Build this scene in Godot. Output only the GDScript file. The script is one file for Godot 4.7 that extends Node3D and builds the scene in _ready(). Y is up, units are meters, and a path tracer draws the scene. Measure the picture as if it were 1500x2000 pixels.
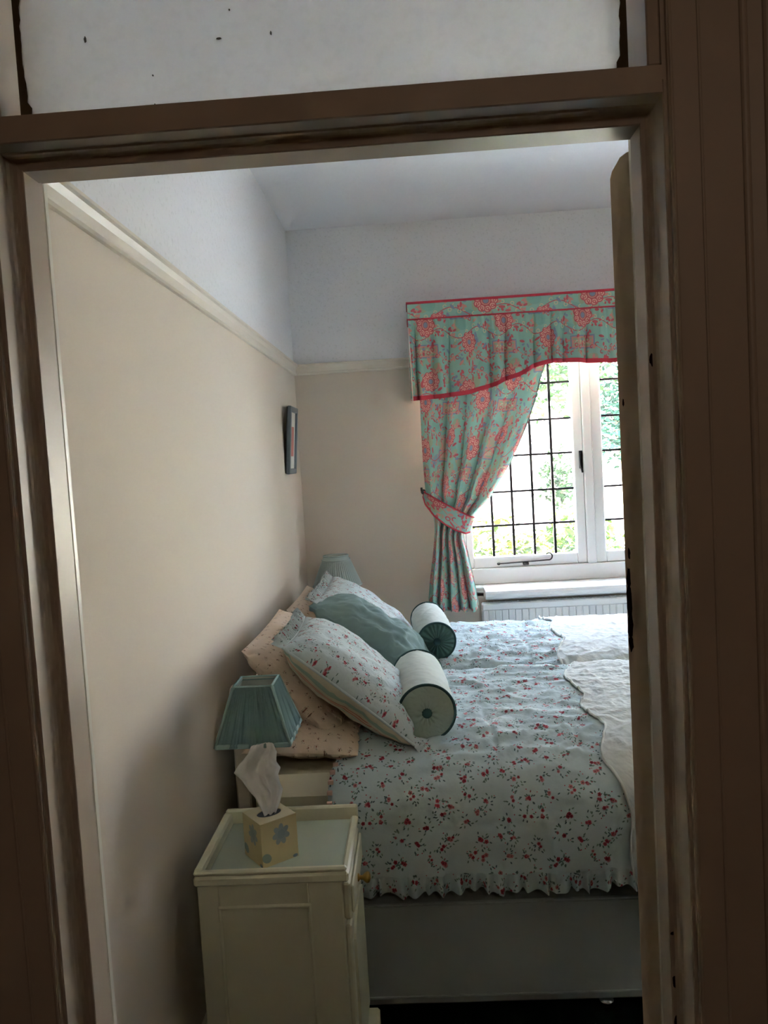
extends Node3D
# A small bedroom with twin divan beds, seen from a dark hallway through its door frame.

var rng := RandomNumberGenerator.new()
var fn := FastNoiseLite.new()
var M := {}
var taken := {}

const XL := -0.605      # left wall face
const ZB := -4.2        # window wall face
const ZF := -1.14       # room face of the door wall
const XR := 2.45        # right wall face
const CEIL := 2.715
const HALL_LIGHT := 0.042

# ------------------------------------------------------------------ helpers
func st_new(smooth := true) -> SurfaceTool:
	var st := SurfaceTool.new()
	st.begin(Mesh.PRIMITIVE_TRIANGLES)
	st.set_smooth_group(0 if smooth else -1)
	return st

func tri(st: SurfaceTool, a: Vector3, b: Vector3, c: Vector3, out: Vector3, ua := Vector2.ZERO, ub := Vector2.ZERO, uc := Vector2.ZERO) -> void:
	if (b - a).cross(c - a).dot(out) > 0.0:
		var t := b
		b = c
		c = t
		var tu := ub
		ub = uc
		uc = tu
	st.set_uv(ua)
	st.add_vertex(a)
	st.set_uv(ub)
	st.add_vertex(b)
	st.set_uv(uc)
	st.add_vertex(c)

func poly(st: SurfaceTool, p: Array, out: Vector3) -> void:
	for i in range(1, p.size() - 1):
		tri(st, p[0], p[i], p[i + 1], out)

# box with chamfered edges, given by its two corners
func box(st: SurfaceTool, lo: Vector3, hi: Vector3, ch := 0.003) -> void:
	st.set_smooth_group(-1)
	var c := (lo + hi) / 2.0
	var h := (hi - lo).abs() / 2.0
	var k := minf(ch, minf(h.x, minf(h.y, h.z)) * 0.9)
	var pt = func(s: Vector3, ax: int) -> Vector3:
		var v := Vector3.ZERO
		for i in 3:
			v[i] = s[i] * (h[i] if i == ax else h[i] - k)
		return c + v
	for ax in 3:
		var b := (ax + 1) % 3
		var d := (ax + 2) % 3
		for s in [-1.0, 1.0]:
			var ps := []
			for q in [[-1.0, -1.0], [1.0, -1.0], [1.0, 1.0], [-1.0, 1.0]]:
				var sg := Vector3.ZERO
				sg[ax] = s
				sg[b] = q[0]
				sg[d] = q[1]
				ps.append(pt.call(sg, ax))
			var o := Vector3.ZERO
			o[ax] = s
			poly(st, ps, o)
		if k > 0.0:
			for s in [-1.0, 1.0]:
				for t in [-1.0, 1.0]:
					var e := Vector3.ZERO
					e[b] = s
					e[d] = t
					var e0 := e
					e0[ax] = -1.0
					var e1 := e
					e1[ax] = 1.0
					poly(st, [pt.call(e0, b), pt.call(e1, b), pt.call(e1, d), pt.call(e0, d)], e)
	if k > 0.0:
		for sx in [-1.0, 1.0]:
			for sy in [-1.0, 1.0]:
				for sz in [-1.0, 1.0]:
					var s := Vector3(sx, sy, sz)
					poly(st, [pt.call(s, 0), pt.call(s, 1), pt.call(s, 2)], s)

# closed 2D outline (in the plane of U and V at O) pushed along L
func extrude(st: SurfaceTool, prof: Array, o: Vector3, u: Vector3, v: Vector3, l: Vector3) -> void:
	st.set_smooth_group(-1)
	var pv := PackedVector2Array(prof)
	if Geometry2D.is_polygon_clockwise(pv):
		pv.reverse()
	var at = func(p: Vector2) -> Vector3: return o + u * p.x + v * p.y
	for i in pv.size():
		var p := pv[i]
		var q := pv[(i + 1) % pv.size()]
		var e := q - p
		var out := u * e.y - v * e.x
		poly(st, [at.call(p), at.call(q), at.call(q) + l, at.call(p) + l], out)
	var ix := Geometry2D.triangulate_polygon(pv)
	for i in range(0, ix.size(), 3):
		var a = at.call(pv[ix[i]])
		var b = at.call(pv[ix[i + 1]])
		var c = at.call(pv[ix[i + 2]])
		tri(st, a, b, c, -l)
		tri(st, a + l, b + l, c + l, l)

# grid surface from f(u, v); uv from g(u, v); flip turns the front side round
func surf(st: SurfaceTool, nu: int, nv: int, f: Callable, g: Callable, flip := false) -> void:
	st.set_smooth_group(0)
	var P := []
	var U := []
	for j in nv + 1:
		for i in nu + 1:
			P.append(f.call(float(i) / nu, float(j) / nv))
			U.append(g.call(float(i) / nu, float(j) / nv))
	for j in nv:
		for i in nu:
			var a := j * (nu + 1) + i
			var q := [a, a + 1, a + nu + 2, a, a + nu + 2, a + nu + 1]
			if flip:
				q.reverse()
			for k in q:
				st.set_uv(U[k])
				st.add_vertex(P[k])

func lathe(st: SurfaceTool, prof: Array, o: Vector3, up := Vector3.UP, segs := 24) -> void:
	var x := up.cross(Vector3.FORWARD if absf(up.dot(Vector3.FORWARD)) < 0.9 else Vector3.RIGHT).normalized()
	var z := x.cross(up).normalized()
	var n := prof.size() - 1
	var total := 0.0
	for i in n:
		total += prof[i].distance_to(prof[i + 1])
	var f = func(u: float, v: float) -> Vector3:
		var p: Vector2 = prof[roundi(v * n)]
		var a := u * TAU
		return o + (x * cos(a) + z * sin(a)) * maxf(p.x, 0.00005) + up * p.y
	var g = func(u: float, v: float) -> Vector2: return Vector2(u * 0.4, v * total)
	surf(st, segs, n, f, g, true)

func tube(st: SurfaceTool, pts: Array, r: float, segs := 8, closed := false, twist_uv := 1.0) -> void:
	var n := pts.size()
	var rows := []
	var nrm := Vector3.UP
	for i in n:
		var a: Vector3 = pts[(i - 1 + n) % n] if closed or i > 0 else pts[0]
		var b: Vector3 = pts[(i + 1) % n] if closed or i < n - 1 else pts[n - 1]
		var t := (b - a).normalized()
		if i == 0:
			nrm = t.cross(Vector3.RIGHT if absf(t.x) < 0.8 else Vector3.UP).normalized()
		nrm = (nrm - t * nrm.dot(t)).normalized()
		var bn := t.cross(nrm)
		var ring := []
		for k in segs:
			var an := TAU * k / segs
			ring.append(pts[i] + (nrm * cos(an) + bn * sin(an)) * r)
		rows.append(ring)
	st.set_smooth_group(0)
	var last := n if closed else n - 1
	for i in last:
		for k in segs:
			var a: Vector3 = rows[i][k]
			var b: Vector3 = rows[i][(k + 1) % segs]
			var c: Vector3 = rows[(i + 1) % n][(k + 1) % segs]
			var d: Vector3 = rows[(i + 1) % n][k]
			var out: Vector3 = (a + b + c + d) / 4.0 - (pts[i] + pts[(i + 1) % n]) / 2.0
			var u0 := Vector2(i * twist_uv, float(k) / segs)
			tri(st, a, b, c, out, u0, u0, u0)
			tri(st, a, c, d, out, u0, u0, u0)
	if not closed:
		for e in [0, n - 1]:
			var out: Vector3 = pts[0] - pts[1] if e == 0 else pts[n - 1] - pts[n - 2]
			for k in segs:
				tri(st, pts[e], rows[e][k], rows[e][(k + 1) % segs], out)

func ball(st: SurfaceTool, c: Vector3, r: Vector3, segs := 16) -> void:
	var f = func(u: float, v: float) -> Vector3:
		var a := u * TAU
		var b := v * PI
		return c + Vector3(cos(a) * maxf(sin(b), 0.001) * r.x, cos(b) * r.y, sin(a) * maxf(sin(b), 0.001) * r.z)
	var g = func(u: float, v: float) -> Vector2: return Vector2(u * 0.1, v * 0.1)
	surf(st, segs, segs / 2, f, g, true)

# ---- naming and describing
func numbered(called: String) -> String:
	var k: int = taken.get(called, -1) + 1
	taken[called] = k
	return called if k == 0 else "%s_%03d" % [called, k]

func tag(o: Node, label := "", category := "", group := "", kind := "") -> Node:
	for kv in [["label", label], ["category", category], ["group", group], ["kind", kind]]:
		if kv[1] != "":
			o.set_meta(kv[0], kv[1])
	return o

# a Node3D at the thing's base, whose children are its parts
func thing(called: String, base: Vector3, label: String, category: String, group := "") -> Node3D:
	var o := Node3D.new()
	o.name = numbered(called)
	o.position = base
	add_child(o, true)
	tag(o, label, category, group)
	return o

func setting(called: String) -> Node3D:
	var o := Node3D.new()
	o.name = called
	add_child(o, true)
	tag(o, "", "", "", "structure")
	return o

# commits a SurfaceTool (built in world coordinates) as one named mesh under parent
func obj(called: String, st: SurfaceTool, mat: Material, parent: Node = self) -> MeshInstance3D:
	st.generate_normals()
	var o := MeshInstance3D.new()
	o.mesh = st.commit()
	o.material_override = mat
	var off := Vector3.ZERO
	var p := parent
	while p != self and p != null:
		off += (p as Node3D).position
		p = p.get_parent()
	o.position = -off
	o.name = numbered(called) if parent == self else called
	parent.add_child(o, true)
	return o

func bx(called: String, lo: Vector3, hi: Vector3, mat: Material, parent: Node = self, ch := 0.003) -> MeshInstance3D:
	var st := st_new(false)
	box(st, lo, hi, ch)
	return obj(called, st, mat, parent)

# ---- textures and materials
func disc(im: Image, cx: float, cy: float, rx: float, ry: float, col: Color, rot := 0.0) -> void:
	var n := im.get_width()
	var m := im.get_height()
	var r := int(ceil(maxf(rx, ry))) + 1
	var c := cos(rot)
	var s := sin(rot)
	for y in range(-r, r + 1):
		for x in range(-r, r + 1):
			var a := (x * c + y * s) / rx
			var b := (-x * s + y * c) / ry
			var d := a * a + b * b
			if d <= 1.0:
				var px := posmod(int(cx) + x, n)
				var py := posmod(int(cy) + y, m)
				im.set_pixel(px, py, im.get_pixel(px, py).lerp(col, col.a) if col.a < 1.0 else col)

func ring(im: Image, cx: float, cy: float, r: float, w: float, col: Color, a0 := 0.0, a1 := TAU) -> void:
	var steps := int(r * (a1 - a0) / (w * 0.6)) + 2
	for i in steps + 1:
		var a := a0 + (a1 - a0) * i / steps
		disc(im, cx + cos(a) * r, cy + sin(a) * r, w, w, col)

func tex(im: Image) -> ImageTexture:
	return ImageTexture.create_from_image(im)

func ditsy(n: int, base: Color, seed_: int, cells: int, size: float, reds: Array, leaves: Array) -> ImageTexture:
	var im := Image.create(n, n, false, Image.FORMAT_RGB8)
	im.fill(base)
	var r := RandomNumberGenerator.new()
	r.seed = seed_
	for gy in cells:
		for gx in cells:
			var cx := (gx + 0.5 + (0.5 if gy % 2 else 0.0) + r.randf_range(-0.33, 0.33)) * n / cells
			var cy := (gy + 0.5 + r.randf_range(-0.33, 0.33)) * n / cells
			var k := size * n / cells
			for i in r.randi_range(9, 14):     # stems and leaves
				var a := r.randf() * TAU
				var d := k * r.randf_range(0.10, 0.36)
				disc(im, cx + cos(a) * d, cy + sin(a) * d, k * 0.055, k * 0.026, leaves[r.randi() % leaves.size()], a + r.randf_range(-0.6, 0.6))
			for i in r.randi_range(2, 3):     # flower heads
				var a := r.randf() * TAU
				var d := k * r.randf_range(0.02, 0.17)
				var fx := cx + cos(a) * d
				var fy := cy + sin(a) * d
				var fr := k * r.randf_range(0.05, 0.085)
				var col: Color = reds[r.randi() % reds.size()]
				for p in 5:
					var pa := TAU * p / 5.0 + a
					disc(im, fx + cos(pa) * fr * 0.62, fy + sin(pa) * fr * 0.62, fr * 0.5, fr * 0.5, col)
				disc(im, fx, fy, fr * 0.38, fr * 0.38, col.darkened(0.35))
			for i in r.randi_range(1, 3):     # buds
				var a := r.randf() * TAU
				var d := k * r.randf_range(0.22, 0.42)
				disc(im, cx + cos(a) * d, cy + sin(a) * d, k * 0.026, k * 0.022, reds[r.randi() % reds.size()])
	return tex(im)

func curtain_print() -> ImageTexture:
	var n := 1024
	var im := Image.create(n, n, false, Image.FORMAT_RGB8)
	var aqua := Color(0.58, 0.74, 0.68)
	var coral := Color(0.78, 0.38, 0.40)
	var salmon := Color(0.82, 0.58, 0.53)
	var cream := Color(0.80, 0.78, 0.64)
	var sage := Color(0.64, 0.69, 0.57)
	var mauve := Color(0.53, 0.58, 0.66)
	im.fill(aqua)
	var r := RandomNumberGenerator.new()
	r.seed = 71
	for i in 34:     # tonal patches
		disc(im, r.randf() * n, r.randf() * n, r.randf_range(50, 110), r.randf_range(35, 70), [sage, Color(0.53, 0.71, 0.66), Color(0.68, 0.64, 0.56), sage, mauve.lerp(aqua, 0.4)][i % 5], r.randf() * TAU)
	for b in [[70, 430, 270, 140], [590, 800, 320, 130], [560, 250, 180, 120]]:     # bordered panels
		for k in 3:
			im.fill_rect(Rect2i(b[0] + k * 13, b[1] + k * 13, b[2] - k * 26, b[3] - k * 26), [mauve, salmon, sage][k])
		for i in 9:
			ring(im, b[0] + 40 + i * (b[2] - 80) / 8.0, b[1] + b[3] * 0.5, 15, 5, [salmon, cream][i % 2])
	for w in 5:     # scrolling vines
		var y0 := 90.0 + w * 205.0
		for i in 200:
			var x := i * n / 200.0
			disc(im, x, y0 + 52.0 * sin(x * TAU / 512.0 + w * 1.9), 4.5, 4.5, [salmon, coral, cream, coral, salmon][w])
		for i in 22:
			var x := i * n / 22.0
			var y := y0 + 52.0 * sin(x * TAU / 512.0 + w * 1.9)
			var sg := 1.0 if i % 2 else -1.0
			ring(im, x, y + sg * 24.0, 16, 4.5, [coral, salmon, coral, cream, coral][w], r.randf() * 3.0, r.randf() * 3.0 + 4.2)
	for i in 190:     # petals and leaves
		var x := r.randf() * n
		var y := r.randf() * n
		var a := r.randf() * TAU
		var col: Color = [coral, salmon, coral, mauve, coral, salmon, sage][i % 7]
		disc(im, x, y, r.randf_range(16, 34), r.randf_range(8, 15), col, a)
		if i % 3 == 0:
			disc(im, x + cos(a + 1.3) * 26, y + sin(a + 1.3) * 26, 18, 12, col, a + 1.0)
			disc(im, x + cos(a + 2.3) * 44, y + sin(a + 2.3) * 44, 13, 9, col, a + 1.6)
	for c in [[260, 250, 1.0], [770, 610, 1.0], [300, 800, 0.85], [800, 130, 0.8]]:     # scroll medallions
		var k: float = c[2]
		for p in 9:
			var a := TAU * p / 9.0
			var x: float = c[0] + cos(a) * 84 * k
			var y: float = c[1] + sin(a) * 84 * k
			disc(im, x, y, 38 * k, 38 * k, coral)
			ring(im, x, y, 22 * k, 5.5 * k, Color(0.88, 0.70, 0.62), a, a + 5.0)
			disc(im, x, y, 8 * k, 8 * k, Color(0.88, 0.70, 0.62))
		disc(im, c[0], c[1], 52 * k, 52 * k, coral.darkened(0.08))
		ring(im, c[0], c[1], 40 * k, 6 * k, salmon)
		disc(im, c[0], c[1], 28 * k, 28 * k, mauve)
	return tex(im)

func stripes_tex() -> ImageTexture:
	var im := Image.create(256, 16, false, Image.FORMAT_RGB8)
	var cols := [[0, 44, Color(0.80, 0.78, 0.68)], [44, 60, Color(0.66, 0.72, 0.66)], [60, 84, Color(0.78, 0.75, 0.66)], [84, 96, Color(0.76, 0.46, 0.38)], [96, 112, Color(0.80, 0.72, 0.62)], [112, 122, Color(0.76, 0.48, 0.40)], [122, 150, Color(0.78, 0.76, 0.66)], [150, 176, Color(0.60, 0.68, 0.62)], [176, 206, Color(0.79, 0.76, 0.66)], [206, 220, Color(0.62, 0.69, 0.62)], [220, 256, Color(0.80, 0.77, 0.68)]]
	for c in cols:
		im.fill_rect(Rect2i(c[0], 0, c[1] - c[0], 16), c[2])
	return tex(im)

func nz(freq: float, kind := FastNoiseLite.TYPE_SIMPLEX_SMOOTH, size := 512, oct := 4, ramp: Gradient = null, seed_ := 1, as_normal := false) -> NoiseTexture2D:
	var f := FastNoiseLite.new()
	f.noise_type = kind
	f.frequency = freq
	f.fractal_octaves = oct
	f.seed = seed_
	var t := NoiseTexture2D.new()
	t.width = size
	t.height = size
	t.seamless = true
	t.noise = f
	if ramp:
		t.color_ramp = ramp
	if as_normal:
		t.as_normal_map = true
	return t

func ramp2(a: Color, b: Color, at0 := 0.0, at1 := 1.0) -> Gradient:
	var g := Gradient.new()
	g.set_color(0, a)
	g.set_color(1, b)
	g.set_offset(0, at0)
	g.set_offset(1, at1)
	return g

func mat(col: Color, rough := 0.6, spec := 0.4) -> StandardMaterial3D:
	var m := StandardMaterial3D.new()
	m.albedo_color = col
	m.roughness = rough
	m.metallic_specular = spec
	return m

func relief(m: StandardMaterial3D, t: Texture2D, cm: float) -> StandardMaterial3D:
	m.heightmap_enabled = true
	m.heightmap_texture = t
	m.heightmap_scale = cm
	return m

func tri_world(m: StandardMaterial3D, s: float) -> StandardMaterial3D:
	m.uv1_triplanar = true
	m.uv1_world_triplanar = true
	m.uv1_scale = Vector3(s, s, s)
	return m

func cloth(col: Color, t: Texture2D = null, s := 1.0, sheen := 0.25) -> StandardMaterial3D:
	var m := mat(col, 0.92, 0.2)
	if t:
		m.albedo_texture = t
		m.uv1_scale = Vector3(s, s, s)
	m.rim_enabled = true
	m.rim = sheen
	m.rim_tint = 0.7
	return m

func make_materials() -> void:
	var plaster := nz(0.02, FastNoiseLite.TYPE_SIMPLEX_SMOOTH, 512, 5)
	M.wall_cream = relief(tri_world(mat(Color(0.865, 0.815, 0.745), 0.75, 0.3), 2.0), plaster, 0.05)
	var fleck := nz(0.045, FastNoiseLite.TYPE_SIMPLEX, 512, 3, ramp2(Color(0.89, 0.893, 0.89), Color(0.945, 0.945, 0.942), 0.05, 0.3), 9)
	M.wall_white = relief(tri_world(mat(Color.WHITE, 0.8, 0.3), 1.6), plaster, 0.12)
	M.wall_white.albedo_texture = fleck
	M.ceiling = relief(tri_world(mat(Color(0.955, 0.955, 0.955), 0.85, 0.2), 1.6), plaster, 0.10)
	M.trim = mat(Color(0.88, 0.86, 0.80), 0.35, 0.45)
	M.rail = mat(Color(0.90, 0.865, 0.80), 0.38, 0.45)
	M.white_gloss = mat(Color(0.90, 0.895, 0.88), 0.35, 0.45)
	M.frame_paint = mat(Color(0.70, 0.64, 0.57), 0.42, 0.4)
	M.door_paint = mat(Color(0.88, 0.83, 0.74), 0.5, 0.4)
	M.chip = mat(Color(0.16, 0.08, 0.08), 0.9, 0.2)
	M.hinge = mat(Color(0.20, 0.18, 0.15), 0.5, 0.5)
	M.hall_wall = tri_world(mat(Color(0.62, 0.50, 0.42), 0.85, 0.2), 1.0)
	M.carpet = relief(tri_world(mat(Color(0.07, 0.15, 0.11), 1.0, 0.1), 6.0), nz(0.25, FastNoiseLite.TYPE_SIMPLEX, 256, 3), 0.5)
	M.putty = mat(Color(0.34, 0.29, 0.22), 0.8, 0.2)
	# white-painted fanlight glass: the coat of paint lets a little light through
	var fl := nz(0.05, FastNoiseLite.TYPE_SIMPLEX, 512, 3, ramp2(Color(0.95, 0.95, 0.94), Color(0.985, 0.985, 0.98), 0.1, 0.6), 23)
	M.painted_glass = relief(mat(Color(0.99, 0.99, 0.985), 0.6, 0.4), plaster, 0.05)
	M.painted_glass.albedo_texture = fl
	M.painted_glass.uv1_scale = Vector3(1.4, 1.4, 1)
	M.painted_glass.albedo_color.a = 0.12
	M.painted_glass.roughness = 0.9
	M.painted_glass.refraction_enabled = true
	M.painted_glass.refraction_scale = 0.03
	M.speck = mat(Color(0.36, 0.35, 0.32), 0.9, 0.1)
	M.pane = mat(Color(0.93, 0.97, 0.96, 0.06), 0.03, 0.5)
	M.pane.transparency = BaseMaterial3D.TRANSPARENCY_ALPHA
	M.lead = mat(Color(0.13, 0.12, 0.12), 0.6, 0.4)
	M.iron = mat(Color(0.16, 0.13, 0.12), 0.5, 0.5)
	M.brass = mat(Color(0.62, 0.50, 0.26), 0.3, 0.5)
	M.brass.metallic = 0.9
	M.chrome = mat(Color(0.75, 0.75, 0.75), 0.25, 0.5)
	M.chrome.metallic = 1.0
	# fabrics
	var weave := nz(0.35, FastNoiseLite.TYPE_SIMPLEX, 256, 2)
	var reds := [Color(0.68, 0.30, 0.33), Color(0.62, 0.24, 0.29), Color(0.74, 0.46, 0.47)]
	var greens := [Color(0.40, 0.47, 0.44), Color(0.34, 0.40, 0.42), Color(0.48, 0.55, 0.50)]
	var crumple := nz(0.012, FastNoiseLite.TYPE_SIMPLEX_SMOOTH, 512, 4, null, 5)
	M.ditsy = relief(cloth(Color.WHITE, ditsy(1024, Color(0.735, 0.79, 0.79), 3, 8, 1.25, reds, greens), 1.0 / 0.42), crumple, 0.25)
	M.ditsy_pillow = relief(cloth(Color.WHITE, ditsy(512, Color(0.75, 0.795, 0.79), 5, 6, 1.2, reds, greens), 1.0 / 0.24), crumple, 0.2)
	M.sprig = relief(cloth(Color.WHITE, ditsy(512, Color(0.86, 0.775, 0.69), 8, 10, 0.75, [Color(0.64, 0.44, 0.38), Color(0.52, 0.40, 0.34)], [Color(0.62, 0.60, 0.50), Color(0.56, 0.52, 0.44)]), 1.0 / 0.3), crumple, 0.2)
	M.stripe = cloth(Color.WHITE, stripes_tex(), 1.0 / 0.085)
	M.checker = cloth(Color(0.80, 0.66, 0.60))
	M.teal = relief(cloth(Color(0.45, 0.53, 0.52), null, 1.0, 0.6), crumple, 0.2)
	M.piping = cloth(Color(0.25, 0.36, 0.36))
	M.bolster = relief(cloth(Color(0.82, 0.845, 0.815), null, 1.0, 0.5), crumple, 0.15)
	M.bolster_end = cloth(Color(0.63, 0.68, 0.63), null, 1.0, 0.5)
	M.bolster_end_dark = cloth(Color(0.33, 0.44, 0.42), null, 1.0, 0.5)
	M.mattress = cloth(Color(0.88, 0.85, 0.75))
	M.divan = cloth(Color(0.70, 0.73, 0.72))
	var quilting := nz(0.011, FastNoiseLite.TYPE_CELLULAR, 512, 3, null, 12)
	M.quilt = relief(cloth(Color(0.79, 0.80, 0.78)), quilting, 0.30)
	M.quilt.uv1_scale = Vector3(5.0, 5.0, 1)
	M.quilt_edge = cloth(Color(0.85, 0.86, 0.835))
	M.curtain = cloth(Color.WHITE, curtain_print(), 1.0 / 0.52)
	M.curtain.backlight_enabled = true
	M.curtain.backlight = Color(0.25, 0.25, 0.25)
	M.valance = cloth(Color.WHITE, M.curtain.albedo_texture, 1.0 / 0.52)
	M.red_trim = cloth(Color(0.72, 0.24, 0.29))
	M.shade = cloth(Color(0.44, 0.54, 0.54))
	M.shade_far = cloth(Color(0.66, 0.71, 0.69))
	M.shade_trim = cloth(Color(0.56, 0.66, 0.65))
	M.shade_in = mat(Color(0.80, 0.82, 0.78), 0.7, 0.2)
	M.cream_wood = relief(tri_world(mat(Color(0.86, 0.845, 0.735), 0.40, 0.45), 4.0), plaster, 0.03)
	M.head_wood = mat(Color(0.91, 0.86, 0.79), 0.4, 0.4)
	M.top_glass = mat(Color(0.76, 0.80, 0.73), 0.09, 0.6)
	M.tissue = mat(Color(0.97, 0.965, 0.95), 0.9, 0.2)
	M.tissue.backlight_enabled = true
	M.tissue.backlight = Color(0.6, 0.6, 0.6)
	M.ceramic = mat(Color(0.82, 0.80, 0.74), 0.2, 0.5)
	M.black = mat(Color(0.10, 0.11, 0.12), 0.5, 0.4)
	M.frame_grey = mat(Color(0.40, 0.44, 0.46), 0.35, 0.5)
	M.paper = mat(Color(0.84, 0.83, 0.78), 0.8, 0.2)
	M.print = mat(Color(0.74, 0.50, 0.45), 0.8, 0.2)
	M.grass = relief(tri_world(mat(Color(0.50, 0.52, 0.40), 1.0, 0.1), 1.0), weave, 1.0)
	M.leaf = []
	for c in [Color(0.10, 0.165, 0.03), Color(0.075, 0.165, 0.05), Color(0.16, 0.20, 0.03), Color(0.055, 0.15, 0.115), Color(0.055, 0.10, 0.05)]:
		var m := mat(c, 1.0, 0.0)
		m.backlight_enabled = true
		m.backlight = Color(0.02, 0.04, 0.01)
		M.leaf.append(m)
	M.paving = relief(tri_world(mat(Color(0.885, 0.885, 0.88), 0.9, 0.2), 1.0), weave, 0.3)
	M.bark = mat(Color(0.35, 0.29, 0.23), 0.95, 0.1)
	M.render_wall = mat(Color(0.90, 0.88, 0.82), 0.9, 0.1)
	M.roof_tile = mat(Color(0.50, 0.30, 0.24), 0.9, 0.1)

func box_print() -> ImageTexture:     # pale cream card with one blue flower
	var im := Image.create(256, 256, false, Image.FORMAT_RGB8)
	im.fill(Color(0.83, 0.77, 0.60))
	var c := Vector2(140, 92)
	for p in 7:
		var a := TAU * p / 7.0 + 0.3
		disc(im, c.x + cos(a) * 38, c.y + sin(a) * 38, 25, 17, Color(0.64, 0.68, 0.68), a)
	disc(im, c.x, c.y, 27, 27, Color(0.60, 0.65, 0.67))
	disc(im, 232, 246, 18, 10, Color(0.55, 0.62, 0.66))
	disc(im, 30, 205, 34, 26, Color(0.58, 0.63, 0.60), 0.5)
	return tex(im)

# ------------------------------------------------------------------ the scene
func _ready() -> void:
	rng.seed = 20
	fn.seed = 4
	fn.noise_type = FastNoiseLite.TYPE_SIMPLEX_SMOOTH
	fn.fractal_octaves = 2
	fn.frequency = 1.0

	var cam := Camera3D.new()
	cam.name = "camera"
	cam.position = Vector3(0, 1.5, 0)
	cam.rotation = Vector3(-0.0646257, 0.0422732, -0.0589326)
	cam.fov = 65.385
	cam.near = 0.02
	add_child(cam)
	cam.make_current()

	var sky_m := ProceduralSkyMaterial.new()
	sky_m.sky_top_color = Color(0.80, 0.88, 1.0)
	sky_m.sky_horizon_color = Color(0.95, 0.97, 1.0)
	sky_m.sky_energy_multiplier = 1.0
	sky_m.ground_bottom_color = Color(0.40, 0.44, 0.36)
	sky_m.ground_horizon_color = Color(0.80, 0.82, 0.80)
	sky_m.energy_multiplier = 10.0
	var sky := Sky.new()
	sky.sky_material = sky_m
	var env := Environment.new()
	env.background_mode = Environment.BG_SKY
	env.sky = sky
	env.tonemap_mode = Environment.TONE_MAPPER_LINEAR
	env.tonemap_exposure = 3.8
	env.sdfgi_enabled = true
	env.ssao_enabled = true
	env.ssil_enabled = true
	var we := WorldEnvironment.new()
	we.name = "world_environment"
	we.environment = env
	add_child(we)

	var sun := DirectionalLight3D.new()
	sun.name = "sun"
	sun.light_energy = 98.0
	sun.light_color = Color(1.0, 0.98, 0.955)
	sun.light_angular_distance = 0.6
	sun.shadow_enabled = true
	sun.rotation_degrees = Vector3(-52, 28, 0)     # high, from behind the house
	add_child(sun)

	make_materials()
	room_shell()
	picture_rails()
	door_frame()
	bedroom_door()
	bedroom_window()
	garden()
	beds()
	bedding()
	pillows()
	curtains()
	radiator()
	hallway_light()
	cabinets()
	lamps()
	tissue_box()
	picture()

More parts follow.
